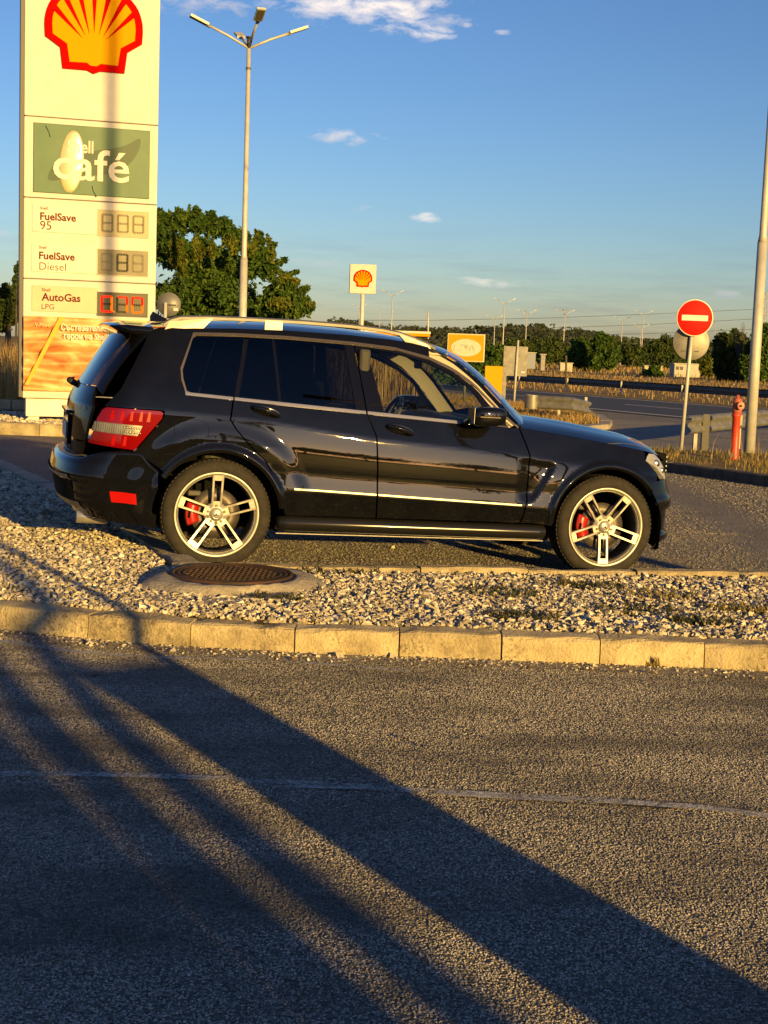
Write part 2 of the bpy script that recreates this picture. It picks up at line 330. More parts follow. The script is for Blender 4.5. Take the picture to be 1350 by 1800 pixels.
# ------------------------------------------------------------------ crushed stone
def in_poly(px, py, poly):
    inside = np.zeros(len(px), bool); n = len(poly); j = n - 1
    for i in range(n):
        xi, yi = poly[i]; xj, yj = poly[j]
        c = ((yi > py) != (yj > py)) & (px < (xj - xi) * (py - yi) / ((yj - yi) + 1e-12) + xi); inside ^= c; j = i
    return inside
CUBE = np.array([(-1, -1, -1), (1, -1, -1), (1, 1, -1), (-1, 1, -1), (-1, -1, 1), (1, -1, 1), (1, 1, 1), (-1, 1, 1)], float) * .5
CUBEF = np.array([(0, 3, 2, 1), (4, 5, 6, 7), (0, 1, 5, 4), (1, 2, 6, 5), (2, 3, 7, 6), (3, 0, 4, 7)])
def rand_rot(n):
    q = rng.normal(size=(n, 4)); q /= np.linalg.norm(q, axis=1)[:, None]; w, x, y, z = q.T
    return np.stack([np.stack([1 - 2 * (y * y + z * z), 2 * (x * y - z * w), 2 * (x * z + y * w)], 1), np.stack([2 * (x * y + z * w), 1 - 2 * (x * x + z * z), 2 * (y * z - x * w)], 1),
                     np.stack([2 * (x * z - y * w), 2 * (y * z + x * w), 1 - 2 * (x * x + y * y)], 1)], 1)
def stones(name, pts, size, m, parent=None):
    n = len(pts); s = size[:, None, None] * rng.uniform(.6, 1.25, (n, 1, 3))
    v = (CUBE[None] * rng.uniform(.45, 1.25, (n, 8, 1)) + rng.uniform(-.16, .16, (n, 8, 3))) * s
    v = np.einsum('nij,nkj->nki', rand_rot(n), v); v[:, :, 2] *= .8
    v += pts[:, None, :]
    f = (CUBEF[None] + (np.arange(n) * 8)[:, None, None]).reshape(-1, 4)
    tri = np.concatenate([f[:, [0, 1, 2]], f[:, [0, 2, 3]]])
    return fast_mesh(name, v.reshape(-1, 3), tri, m, parent)
def stone_mat(name, tones):
    m = mat(name, tones[1], 0.85, 0, .3); t = m.node_tree; b = t.nodes['Principled BSDF']
    g = N(t, 'ShaderNodeNewGeometry'); cr = N(t, 'ShaderNodeValToRGB'); e = cr.color_ramp.elements
    e[0].color = (*tones[0], 1); e[1].color = (*tones[-1], 1); q = e.new(.35); q.color = (*tones[1], 1); q = e.new(.8); q.color = (*tones[2], 1)
    t.links.new(g.outputs['Random Per Island'], cr.inputs[0])
    nz = noise(t, g.outputs['Position'], 150, 3, .6); mr = mth(t, 'ADD', mth(t, 'MULTIPLY', nz, .6), .68); cc = N(t, 'ShaderNodeCombineColor')
    for i in range(3): t.links.new(mr, cc.inputs[i])
    t.links.new(mixc(t, 1.0, cr.outputs[0], cc.outputs[0], 'MULTIPLY'), b.inputs['Base Color'])
    return m
M_STONE = stone_mat('crushed_stone', ((.13, .115, .09), (.36, .32, .25), (.54, .49, .39), (.70, .66, .56)))
inner = [tuple(p + np.array([0, .155])) for p in front_pts] + [tuple(p + np.array([0, -.012])) for p in reversed(ep)] + [tuple(p + np.array([-.012, 0])) for p in diag[1:]] + [(-18, diag[-1][1]), (-18, front_pts[0][1])]
MAN = G(408, 1008, 0.195)          # manhole cover centre
def sample_gravel(x0, x1, y0, y1, dens, smin, smax):
    n = int((x1 - x0) * (y1 - y0) * dens); px = rng.uniform(x0, x1, n); py = rng.uniform(y0, y1, n)
    k = in_poly(px, py, inner)
    k &= ((px - MAN[0]) ** 2 + (py - MAN[1]) ** 2) > 0.40 ** 2
    bare = np.sin(px * 3.1 + 1.3 * np.sin(py * 4.1)) * np.sin(py * 5.3 + px * 1.7)      # thin spots where the soil shows
    k &= ~((bare > .72) & (px > .4) & (rng.random(n) < .75))
    px, py = px[k], py[k]; sz = rng.uniform(smin, smax, len(px)) * np.where(rng.random(len(px)) < .05, 1.6, 1.0)
    pz = 0.120 + rng.uniform(-.004, .022, len(px))
    return np.stack([px, py, pz], 1), sz
a1, s1 = sample_gravel(-3.2, 3.0, 6.9, 10.2, 4100, .014, .027)
a2, s2 = sample_gravel(-5.0, -1.2, 10.2, 14.5, 2000, .020, .036)
a3, s3 = sample_gravel(3.0, 4.4, 6.9, 10.2, 3000, .016, .030); b3, t3 = sample_gravel(4.4, 6.2, 6.9, 10.2, 1500, .022, .038)
a4, s4 = sample_gravel(-4.3, -3.2, 7.0, 10.2, 2600, .018, .032); b4, t4 = sample_gravel(-7.0, -4.3, 7.0, 14.5, 700, .026, .044)
o = stones('gravel', np.concatenate([a1, a2, a3, a4, b3, b4]), np.concatenate([s1, s2, s3, s4, t3, t4]), M_STONE); tag(o, 'bed of crushed pale stones between kerb and parking lot', 'gravel', kind='stuff')
# stray stones along the gutter
stray = [(88, 1104, .035), (98, 1107, .03), (158, 1134, .03), (240, 1129, .032), (253, 1127, .03), (86, 1111, .03), (385, 1133, .032), (422, 1135, .03), (484, 1137, .03), (305, 1146, .022), (598, 1157, .035), (690, 1156, .03), (160, 1136, .018), (560, 1156, .022), (1042, 1172, .02), (862, 1168, .02), (0, 1125, .02)]
for u, v, s in stray:
    p = G(u, v, 0.0); p[2] = s * .3
    o = stones('stray_stone', np.array([[0, 0, 0.0]]), np.array([s * 1.1]), M_STONE); o.location = p
    tag(o, 'small pale crushed stone lying loose on the asphalt along the kerb', 'stone', 'loose stones in the gutter')
p = G(690, 966, 0.02); o = stones('white_pebble', np.array([[0, 0, 0.0]]), np.array([.04]), M_STONE); o.location = (p[0], p[1], lot_z(p[0]) + .014)
tag(o, 'single white pebble on the asphalt under the black car', 'stone')

# coarse aggregate standing proud of the worn foreground asphalt
n = 255000; py = 2.7 + (7.24 - 2.7) * rng.random(n) ** .9; px = rng.uniform(-1, 1, n); px = px * (.285 * py + .12) + np.sign(px) * (rng.random(n) < .34) * rng.random(n) ** 1.3 * 2.4
fy = np.interp(px, [p[0] for p in front_pts], [p[1] for p in front_pts]); k = py < fy - .02; px, py = px[k], py[k]; n = len(px)
m_ = 4; a = rng.uniform(0, 2 * math.pi, n)[:, None] + np.arange(m_) * 2 * math.pi / m_ + rng.uniform(-.35, .35, (n, m_)); r_ = rng.uniform(.0026, .0060, n)[:, None] * rng.uniform(.75, 1.25, (n, m_))
hgt_ = rng.uniform(.0011, .0033, n); base = np.stack([px[:, None] + np.cos(a) * r_, py[:, None] + np.sin(a) * r_, np.full((n, m_), -.0004)], 2)
apex = np.stack([px + rng.uniform(-.0016, .0016, n), py + rng.uniform(-.0016, .0016, n), hgt_], 1)[:, None, :]
v = np.concatenate([base, apex], 1).reshape(-1, 3); kb = np.arange(n)[:, None] * 5; fs = [kb + [i, (i + 1) % 4, 4] for i in range(4)]
M_AGG = stone_mat('road_aggregate', ((.13, .122, .108), (.26, .245, .215), (.37, .345, .30), (.50, .465, .41)))
t = M_AGG.node_tree; b = t.nodes['Principled BSDF']; src = b.inputs['Base Color'].links[0].from_socket; g = N(t, 'ShaderNodeNewGeometry'); mp = N(t, 'ShaderNodeMapping'); mp.inputs['Scale'].default_value = (.45, 1.3, 1); t.links.new(g.outputs['Position'], mp.inputs[0])
st_ = N(t, 'ShaderNodeMapRange'); st_.inputs['From Min'].default_value = .36; st_.inputs['From Max'].default_value = .56; st_.inputs['To Min'].default_value = .46; st_.inputs['To Max'].default_value = 1.12; t.links.new(noise(t, mp.outputs[0], 1.7, 5, .6), st_.inputs['Value'])
sp_ = N(t, 'ShaderNodeMapRange'); sp_.inputs['From Min'].default_value = .68; sp_.inputs['From Max'].default_value = .74; sp_.inputs['To Min'].default_value = 1.0; sp_.inputs['To Max'].default_value = .30; t.links.new(noise(t, g.outputs['Position'], 6.5, 3, .5), sp_.inputs['Value'])
cc = N(t, 'ShaderNodeCombineColor'); kk = mth(t, 'MULTIPLY', st_.outputs[0], sp_.outputs[0])
for i in range(3): t.links.new(kk, cc.inputs[i])
t.links.new(mixc(t, 1.0, src, cc.outputs[0], 'MULTIPLY'), b.inputs['Base Color'])
o = fast_mesh('road_aggregate', v, np.concatenate(fs), M_AGG); tag(o, 'coarse worn aggregate of the foreground asphalt', 'asphalt', kind='stuff')
n = 80000; px = rng.uniform(-2.6, 5.0, n); py = rng.uniform(8.9, 13.2, n); far_ = rng.random(n) < .28; px = np.where(far_, rng.uniform(1.6, 5.6, n), px); py = np.where(far_, rng.uniform(12.5, 20.0, n), py)
k = ~in_poly(px, py, bed) & (np.abs(px) < .30 * py + .3 + 1.5 * rng.random(n) ** 2); px, py = px[k], py[k]; n = len(px); a = rng.uniform(0, 2 * math.pi, n)[:, None] + np.arange(4) * math.pi / 2 + rng.uniform(-.35, .35, (n, 4)); r_ = rng.uniform(.006, .012, n)[:, None] * rng.uniform(.75, 1.25, (n, 4)) * np.where(py > 13, 1.5, 1.0)[:, None]
zl = np.array([lot_z(x) for x in px]); base = np.stack([px[:, None] + np.cos(a) * r_, py[:, None] + np.sin(a) * r_, np.repeat(zl[:, None] - .0006, 4, 1)], 2); apex = np.stack([px, py, zl + r_.mean(1) * rng.uniform(.35, .75, n)], 1)[:, None, :]
v = np.concatenate([base, apex], 1).reshape(-1, 3); kb = np.arange(n)[:, None] * 5
o = fast_mesh('lot_aggregate', v, np.concatenate([kb + [i, (i + 1) % 4, 4] for i in range(4)]), stone_mat('lot_aggregate', ((.07, .066, .062), (.14, .13, .12), (.20, .185, .17), (.30, .28, .25)))); tag(o, 'worn aggregate of the parking lot asphalt around the car', 'asphalt', kind='stuff')

u_ = rng.uniform(-20, 1370, 900); w_ = rng.random(900) ** 2 * .16 + .012; gp = np.array([G(u, front_v(u), 0.0) for u in u_]); gp[:, 1] -= w_; gp[:, 2] = .003
o = stones('gutter_grit', gp, rng.uniform(.005, .014, 900), M_STONE); tag(o, 'fine grit washed along the kerb foot', 'grit', kind='stuff')

# ------------------------------------------------------------------ manhole on its concrete collar
mh = empty('manhole', (MAN[0], MAN[1], 0.12)); tag(mh, 'rusty round cast iron manhole cover on a rough concrete collar in the gravel', 'manhole')
m = MB(); n = 40; rings = [(.62, -.03), (.52, .02), (.46, .052), (.40, .068), (.362, .07), (.36, .03)]
vs = []; fs = []
for k in range(n):
    t = 2 * math.pi * k / n; j = random.uniform(-1, 1)
    for i, (r, h) in enumerate(rings):
        rr = r * (1 + (.10 * math.sin(t * 2 + .6) + .03 * j if i < 3 else 0)) ; vs.append((rr * math.cos(t), rr * math.sin(t) * (.92 if i < 2 else 1), h + (random.uniform(-.006, .006) if 0 < i < 4 else 0)))
for k in range(n):
    for i in range(len(rings) - 1): fs.append((k * 6 + i, ((k + 1) % n) * 6 + i, ((k + 1) % n) * 6 + i + 1, k * 6 + i + 1))
m.add(vs, fs, True).build('collar', M_CONC_G, mh)
M_IRON = worn('rusty_iron', (.085, .044, .026), (.040, .028, .021), 9, .65, metal=.35, bump=.5, bscale=120, bdist=.003)
MB().lathe([(.36, .045), (.36, .082), (.345, .084), (.335, .080), (.332, .062)], 64).build('frame_ring', M_IRON, mh)
cover = MB().lathe([(.001, .072), (.27, .072), (.275, .080), (.292, .080), (.296, .072), (.305, .072), (.309, .080), (.326, .080), (.328, .062)], 64).build('cover', M_IRON, mh)
m = MB()
for i in range(-8, 9):
    for j in range(-8, 9):
        x, y = i * .031, j * .031
        if math.hypot(x, y) < .258:
            a = .0125; b = .0055
            if (i + j) % 2: a, b = b, a
            m.box((x - a, y - b, .071), (x + a, y + b, .0785))
m.build('tread_pattern', M_IRON, cover)
for u0, v0, u1, v1, hgt in ((255, 1043, 425, 1062, .145), (432, 1038, 512, 1054, .150)):
    a = G(u0, v0, hgt); b = G(u1, v1, hgt)
    o = MB().box((a[0], b[1], .05), (b[0], a[1], hgt), .008).build('concrete_slab', M_CONC_G)
    tag(o, 'low concrete slab half buried in gravel, %s of the manhole collar' % ('in front' if u0 < 300 else 'at the front right'), 'slab')

# ------------------------------------------------------------------ worn line and dust across the road
def ribbon(name, uv, w, z, m, parent=None):
    pts = [G(u, v, 0)[:2] for u, v in uv]; vs = []; fs = []
    for i, p in enumerate(pts):
        d = pts[min(i + 1, len(pts) - 1)] - pts[max(i - 1, 0)]; d = d / np.linalg.norm(d); nn = np.array([-d[1], d[0]]); ww = w[i] if isinstance(w, list) else w
        for s in (-.5, .5): q = p + nn * s * ww; vs.append((q[0], q[1], z))
    for i in range(len(pts) - 1): fs.append((2 * i, 2 * i + 2, 2 * i + 3, 2 * i + 1))
    me = bpy.data.meshes.new(name); me.from_pydata(vs, [], fs); return new_obj(name, me, m, parent)
def patchy(name, col, lo, hi, scale, rough=.85):
    m = mat(name, col, rough, 0, .2); t = m.node_tree; b = t.nodes['Principled BSDF']; g = N(t, 'ShaderNodeNewGeometry')
    f = mth(t, 'ADD', mth(t, 'MULTIPLY', noise(t, g.outputs['Position'], scale, 6, .75), .75), mth(t, 'MULTIPLY', noise(t, g.outputs['Position'], scale * .12, 3, .5), .5))
    mr = N(t, 'ShaderNodeMapRange'); mr.inputs['From Min'].default_value = lo; mr.inputs['From Max'].default_value = hi; t.links.new(f, mr.inputs['Value']); t.links.new(mr.outputs[0], b.inputs['Alpha'])
    bn = N(t, 'ShaderNodeBump'); bn.inputs['Strength'].default_value = .9; bn.inputs['Distance'].default_value = .01; t.links.new(noise(t, g.outputs['Position'], 70, 3, .7), bn.inputs['Height']); t.links.new(bn.outputs[0], b.inputs['Normal'])
    return m
M_LINE = patchy('worn_line_paint', (.50, .49, .46), .55, .74, 55)
M_DUST = patchy('gutter_dust', (.34, .30, .24), .52, .80, 38)
M_TAR = patchy('dark_crack_fill', (.03, .03, .03), .60, .74, 30)
o = ribbon('worn_line', [(-200, 1358), (0, 1362), (150, 1363), (300, 1367), (500, 1377), (700, 1389), (900, 1401), (1080, 1411), (1230, 1421), (1350, 1436), (1600, 1470)], .055, .0058, M_LINE); tag(o, kind='structure')
o = ribbon('worn_line', [(500, 1385), (640, 1388), (760, 1397), (900, 1406), (1000, 1411)], .03, .0064, M_LINE); tag(o, kind='structure')
o = ribbon('tar_seam', [(800, 1401), (930, 1409), (1080, 1418), (1240, 1424), (1350, 1425)], .035, .0052, M_TAR); tag(o, kind='structure')
o = ribbon('gutter_dust', [(u, front_v(u) + 7) for u in (-200, 0, 150, 270, 400, 520, 700, 880, 1055, 1240, 1350, 1600)], .16, .0045, M_DUST); tag(o, kind='structure')
o = ribbon('gutter_dust', [(u, front_v(u) + 22 + 5 * math.sin(u * .01)) for u in (-200, 0, 100, 200, 300, 400, 520, 620, 720)], .05, .0062, M_LINE); tag(o, kind='structure')

# ------------------------------------------------------------------ foliage tools
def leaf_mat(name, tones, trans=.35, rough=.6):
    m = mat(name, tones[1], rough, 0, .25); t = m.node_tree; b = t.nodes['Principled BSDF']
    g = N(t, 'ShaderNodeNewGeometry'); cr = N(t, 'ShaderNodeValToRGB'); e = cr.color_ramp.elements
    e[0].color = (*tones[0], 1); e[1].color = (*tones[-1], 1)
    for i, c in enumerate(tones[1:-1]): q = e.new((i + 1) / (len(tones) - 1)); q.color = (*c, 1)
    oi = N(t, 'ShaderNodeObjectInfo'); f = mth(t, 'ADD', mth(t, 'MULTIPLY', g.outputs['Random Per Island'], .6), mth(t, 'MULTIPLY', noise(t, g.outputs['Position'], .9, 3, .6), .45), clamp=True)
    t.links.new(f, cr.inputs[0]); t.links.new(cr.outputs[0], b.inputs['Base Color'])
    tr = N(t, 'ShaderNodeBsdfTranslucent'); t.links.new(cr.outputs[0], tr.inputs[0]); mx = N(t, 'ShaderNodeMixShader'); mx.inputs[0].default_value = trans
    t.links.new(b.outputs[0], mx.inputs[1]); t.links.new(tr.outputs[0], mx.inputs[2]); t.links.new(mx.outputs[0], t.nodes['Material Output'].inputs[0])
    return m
M_LEAF = leaf_mat('mid_green_leaves', ((.014, .036, .007), (.036, .080, .012), (.068, .125, .018), (.13, .175, .022)))
M_LEAF_D = leaf_mat('dark_green_leaves', ((.016, .032, .009), (.034, .060, .014), (.062, .092, .020), (.105, .12, .026)))
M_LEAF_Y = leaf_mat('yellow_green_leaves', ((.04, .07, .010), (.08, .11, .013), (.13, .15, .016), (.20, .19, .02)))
M_BARK = worn('bark', (.10, .075, .05), (.05, .04, .03), 8, .95, bump=.8, bscale=20, bdist=.03)
M_GRASS_DRY = leaf_mat('dry_grass_blades', ((.20, .13, .04), (.34, .23, .08), (.46, .33, .13), (.55, .42, .20)), .3)
M_GRASS = leaf_mat('green_dry_grass_blades', ((.07, .075, .014), (.15, .13, .03), (.30, .23, .07), (.45, .34, .13)), .3)
M_MOSS = leaf_mat('low_weeds', ((.03, .035, .008), (.05, .055, .012), (.08, .08, .018), (.14, .10, .03)), .2)
def leaves_mesh(name, pts, out, size, m, parent=None, aspect=.55):
    """diamond leaves at pts; out = preferred outward normals"""
    n = len(pts); nr = out * .8 + rng.normal(size=(n, 3)) * .75; nr[:, 2] += .25; nr /= np.linalg.norm(nr, axis=1)[:, None]
    a = np.cross(nr, rng.normal(size=(n, 3))); a /= np.linalg.norm(a, axis=1)[:, None] + 1e-9; b = np.cross(nr, a)
    s = size * rng.uniform(.6, 1.35, n); L = a * s[:, None]; Wd = b * (s * aspect)[:, None]; fold = nr * (s * .18)[:, None]
    v = np.stack([pts - L * .5, pts + Wd * .5 + fold, pts + L * .5, pts - Wd * .5 + fold], 1).reshape(-1, 3)
    k = np.arange(n)[:, None] * 4; f = np.concatenate([k + [0, 1, 2], k + [0, 2, 3]])
    return fast_mesh(name, v, f, m, parent)
def crown_points(clumps, n):
    """clumps: (centre, radii); points crowd towards each clump's skin"""
    sub = []
    for c, r in clumps:                      # smaller lobes budding from every clump give an uneven outline with gaps
        r = np.array(r, float); sub.append((np.array(c), r * .80))
        for _ in range(6):
            d = rng.normal(size=3); d[2] = abs(d[2]) * .8 + .05 * d[2]; d /= np.linalg.norm(d); sub.append((np.array(c) + d * r * rng.uniform(.62, .92), r * rng.uniform(.26, .48)))
    clumps = sub
    vol = np.array([c[1][0] * c[1][1] + c[1][0] * c[1][2] for c in clumps]); cnt = np.maximum(1, (n * vol / vol.sum()).astype(int)); P_, O_ = [], []
    for (c, r), k in zip(clumps, cnt):
        d = rng.normal(size=(k, 3)); d /= np.linalg.norm(d, axis=1)[:, None]
        lump = 1 + .16 * np.sin(d[:, 0] * 7 + c[0] * 3) * np.sin(d[:, 2] * 6 + c[2] * 5) + .10 * np.sin(d[:, 1] * 11 + d[:, 2] * 9)
        rad = (rng.random(k) ** .30) * lump
        rad *= np.where(rng.random(k) < .10, rng.uniform(1.0, 1.4, k), 1); P_.append(np.array(c) + d * rad[:, None] * np.array(r)); O_.append(d)
    return np.concatenate(P_), np.concatenate(O_)
def tree(name, base, clumps, n, leaf, m, label, trunk_r=.15, group=None, top=None, cat='tree', aspect=.55):
    """base on the ground; clumps in world space"""
    t = empty(name, base); tag(t, label, cat, group); b = np.array(base)
    cl = [(np.array(c) - b, r) for c, r in clumps]
    p, o = crown_points(cl, n); keep = p[:, 2] > 0.02; leaves_mesh('crown', p[keep], o[keep], leaf, m, t, aspect)
    big = sorted(cl, key=lambda q: -q[1][0])[:7]; mb = MB(); hz = min(q[0][2] for q in cl) 
    mid = np.mean([q[0] for q in cl], axis=0); fork = np.array([mid[0] * .4, mid[1] * .4, max(.3, min(hz, mid[2]) * .75)])
    mb.tube([(0, 0, -.2), tuple(fork * .5), tuple(fork)], [trunk_r * 1.25, trunk_r, trunk_r * .8], 8)
    for c, r in big: mb.tube([tuple(fork), tuple((fork + c) / 2 + np.array([0, 0, .1 * r[2]])), tuple(c + np.array([0, 0, r[2] * .5]))], [trunk_r * .6, trunk_r * .35, trunk_r * .08], 6)
    mb.build('trunk', M_BARK, t); return t
def blades(name, pts, h, w, m, parent=None, lean=.35):
    """grass blades: bent triangles standing on pts"""
    n = len(pts); a = rng.uniform(0, 2 * math.pi, n); d = np.stack([np.cos(a), np.sin(a), np.zeros(n)], 1); q = np.stack([-np.sin(a), np.cos(a), np.zeros(n)], 1)
    hh = h * rng.uniform(.45, 1.25, n); ln = lean * hh * rng.uniform(.2, 1.4, n); ww = (w * rng.uniform(.6, 1.3, n))[:, None]
    mid = pts + d * (ln * .3)[:, None]; mid[:, 2] += hh * .6; tip = pts + d * ln[:, None]; tip[:, 2] += hh
    v = np.stack([pts - q * ww * .5, pts + q * ww * .5, mid + q * ww * .4, mid - q * ww * .4, tip], 1).reshape(-1, 3); k = np.arange(n)[:, None] * 5
    f = np.concatenate([k + [0, 1, 2], k + [0, 2, 3], k + [3, 2, 4]]); return fast_mesh(name, v, f, m, parent)
def scatter(poly, n):
    xs = [p[0] for p in poly]; ys = [p[1] for p in poly]; px = rng.uniform(min(xs), max(xs), n); py = rng.uniform(min(ys), max(ys), n); k = in_poly(px, py, poly); return px[k], py[k]
# ------------------------------------------------------------------ the black off-roader
CAR_O = np.array([-1.33661, 10.11085, 0.05858]); CAR_YAW = math.radians(15.0); CAR_PITCH = 0.02855
cfv = np.array([0.96553218, 0.25871357, -0.0285463]); clv = np.array([-math.sin(CAR_YAW), math.cos(CAR_YAW), 0.0]); cuv = np.cross(cfv, clv)
car = empty('black_suv'); car.matrix_world = Matrix(((cfv[0], clv[0], cuv[0], CAR_O[0]), (cfv[1], clv[1], cuv[1], CAR_O[1]), (cfv[2], clv[2], cuv[2], CAR_O[2]), (0, 0, 0, 1)))
tag(car, 'black four wheel drive car with silver roof rails parked beside the gravel', 'car')

def paint():
    m = mat('black_car_paint', (.0035, .0038, .0045), .5, 0, 0.0, coat=1.0); t = m.node_tree; b = t.nodes['Principled BSDF']
    g = N(t, 'ShaderNodeTexCoord'); dust = noise(t, g.outputs['Object'], 5.0, 8, .72); mr = N(t, 'ShaderNodeMapRange')
    mr.inputs['From Min'].default_value = .45; mr.inputs['From Max'].default_value = .80; mr.inputs['To Max'].default_value = .010
    t.links.new(dust, mr.inputs['Value']); t.links.new(mixc(t, mr.outputs[0], (.0035, .0038, .0045), (.30, .26, .20)), b.inputs['Base Color'])
    r2 = N(t, 'ShaderNodeMapRange'); r2.inputs['To Min'].default_value = .0; r2.inputs['To Max'].default_value = .035; t.links.new(noise(t, g.outputs['Object'], 3.0, 6, .7), r2.inputs['Value']); t.links.new(r2.outputs[0], b.inputs['Coat Roughness'])
    return m
M_PAINT = paint()
M_TRIM = mat('gloss_black_trim', (.004, .004, .0045), .05, 0, .5)
M_PLAST = worn('black_plastic', (.018, .018, .018), (.028, .026, .024), 12, .55, bump=.2, bscale=200, bdist=.001)
M_CHROME = mat('brushed_chrome', (.30, .30, .32), .28, 1.0)
M_ALU = worn('satin_aluminium', (.20, .20, .21), (.17, .17, .18), 20, .42, metal=.65, bump=.0)
M_RIM = worn('alloy_silver', (.42, .41, .38), (.30, .29, .27), 9, .38, metal=.55, bump=0)
M_RIM_D = worn('alloy_grey_pocket', (.28, .27, .25), (.20, .195, .18), 25, .45, metal=.7, bump=0)
M_TYRE = worn('tyre_rubber', (.016, .015, .014), (.030, .027, .023), 16, .85, bump=.3, bscale=150, bdist=.002, spec=.3)
M_BRAKE = worn('brake_disc_steel', (.10, .09, .08), (.07, .06, .055), 30, .5, metal=.6, bump=0)
M_CALIPER = mat('red_caliper', (.30, .010, .007), .3, 0, .5, coat=.5)
M_VOID = mat('dark_wheel_well', (.006, .006, .006), .9, 0, .1)
M_INT = worn('dark_interior', (.020, .020, .022), (.028, .028, .030), 10, .7, bump=.1)
M_BEIGE = mat('grey_beige_trim', (.42, .39, .33), .75)
M_REDL = mat('red_lens', (.15, .0010, .0012), .08, 0, .5)
M_REDL2 = mat('bright_red_lens', (.30, .003, .003), .3, 0, .15)
M_CLEARL = worn('clear_lens_reflector', (.24, .24, .22), (.10, .10, .095), 14, .25, metal=.4, bump=0)
M_PLATE = worn('number_plate', (.66, .66, .63), (.56, .56, .53), 30, .5, bump=.1)
def glass(name, tint, rough=0.0):
    m = bpy.data.materials.new(name); m.use_nodes = True; t = m.node_tree; t.nodes.clear(); MATS[name] = m
    tr = N(t, 'ShaderNodeBsdfTransparent'); tr.inputs[0].default_value = (*tint, 1); gl = N(t, 'ShaderNodeBsdfGlossy'); gl.inputs['Roughness'].default_value = rough; gl.inputs[0].default_value = (1, 1, 1, 1)
    lw = N(t, 'ShaderNodeLayerWeight'); lw.inputs['Blend'].default_value = .5; mx = N(t, 'ShaderNodeMixShader'); t.links.new(mth(t, 'ADD', mth(t, 'MULTIPLY', mth(t, 'POWER', lw.outputs['Facing'], 5.0), .9), .045), mx.inputs[0]); t.links.new(tr.outputs[0], mx.inputs[1]); t.links.new(gl.outputs[0], mx.inputs[2])
    o = N(t, 'ShaderNodeOutputMaterial'); t.links.new(mx.outputs[0], o.inputs[0]); return m
M_GLASS = glass('clear_window_glass', (.64, .69, .67)); M_TINT = glass('privacy_glass', (.035, .038, .045)); M_WSGLASS = glass('windscreen_glass', (.84, .88, .86))

# --- the body as one smooth surface: half width as a function of length x and height z
def z_belt(x): return 1.133 - .051 * x
def z_crease(x): return np.interp(x, [-1.0, -.386, .039, .352, .65, 1.03, 1.6, 2.14, 2.45, 3.4], [1.04, 1.022, 1.003, .981, .945, .904, .870, .829, .795, .72])
def z_rub(x): return np.interp(x, [-1, .5, 2.1, 3.4], [.565, .553, .498, .47])
def tn(a): return math.tan(math.radians(a))
def side_profile(x, z):
    """half width before the corners are rounded; tilts are those of the panel normals"""
    x = np.asarray(x, float); z = np.asarray(z, float); a = z_crease(x); b = z_rub(x); t = z_belt(x); one = np.ones_like(x)
    Z = [.18 * one, .34 * one, b - .03, b + .002, b + .030, b + .085, b + .12, (a + b) / 2 + .01, a - .09, a - .020, a - .009, a + .002, a + .014, t, t + .012, 1.40 * one, 1.62 * one]
    T = [-14, -4, -4.5, 4.8, 5.2, 4.6, -3.5, 1.2, 4.4, 5.6, 8.8, 8.8, 16, 19, 22, 25, 32]
    def integ(zz):
        s = np.zeros(np.broadcast(x, zz).shape)
        for i in range(len(Z) - 1):
            h = np.maximum(Z[i + 1] - Z[i], 1e-4); d = np.clip(zz, Z[i], Z[i + 1]) - Z[i]; s0, s1 = tn(T[i]), tn(T[i + 1]); s = s + s0 * d + (s1 - s0) / h * d * d / 2
        return s
    w = .902 - (integ(z) - integ(a - .01))
    w = w - .012 * ((x - 1.25) / 1.5) ** 2
    for xc in (0.0, 2.755):               # flared arches and the haunch over the rear wheel
        r = np.hypot(x - xc, (z - .36))
        low = np.clip((1.02 - z) / .2, 0, 1)
        lip = np.clip((.475 - r) / .04, 0, 1); lip = lip * lip * (3 - 2 * lip)
        bul = np.clip((.66 - r) / (.13 if xc == 0.0 else .20), 0, 1); bul = bul * bul * (3 - 2 * bul)
        w = w + low * (.014 * lip + (.014 if xc == 0.0 else .010) * bul)
    # vent scallop behind the front wheel
    sm = lambda q: np.clip(q, 0, 1) ** 2 * (3 - 2 * np.clip(q, 0, 1))
    sc = sm((z - .50) / .09) * sm((z_crease(x) - .004 - z) / .05) * sm((x - 2.06) / .10) * sm(((2.37 - (.80 - z) * .60) - x) / .05)
    return w - .018 * sc
XR_Z = [.2, .36, .6, .70, .80, .95, 1.03, 1.08, 1.15, 1.30, 1.50, 1.60]
XR_X = [-.90, -.92, -.94, -.950, -.950, -.945, -.938, -.918, -.885, -.800, -.680, -.610]
def x_rear(z): return np.interp(z, XR_Z, XR_X)
def x_front(z): return np.interp(z, [.2, .3, .5, .7, .8, .87, .95], [3.30, 3.42, 3.44, 3.42, 3.40, 3.36, 3.28])
LXR, LXF, NC = .40, .62, 2.7
def half_w(x, z, xr=None, xf=None):
    xr = x_rear(z) if xr is None else xr; xf = x_front(z) if xf is None else xf
    w = side_profile(np.clip(x, xr + LXR * .6, xf - LXF * .6), z)
    q = np.clip((xr + LXR - x) / LXR, 0, .9995); p = np.clip((x - (xf - LXF)) / LXF, 0, .9995)
    return w * (1 - q ** NC) ** (1 / NC) * (1 - p ** NC) ** (1 / NC)
def rear_x(y, z, xr=None):
    xr = x_rear(z) if xr is None else xr; w = side_profile(xr + LXR * .6, z); k = np.clip(np.abs(y) / w, 0, .9995)
    return xr + LXR - LXR * (1 - k ** NC) ** (1 / NC)
def front_x(y, z):
    xf = x_front(z); w = side_profile(xf - LXF * .6, z); k = np.clip(np.abs(y) / w, 0, .9995); return xf - LXF + LXF * (1 - k ** NC) ** (1 / NC)
def side_map(a, b, inset=0.0): return np.stack([a, -(half_w(a, b) - inset), b], -1)
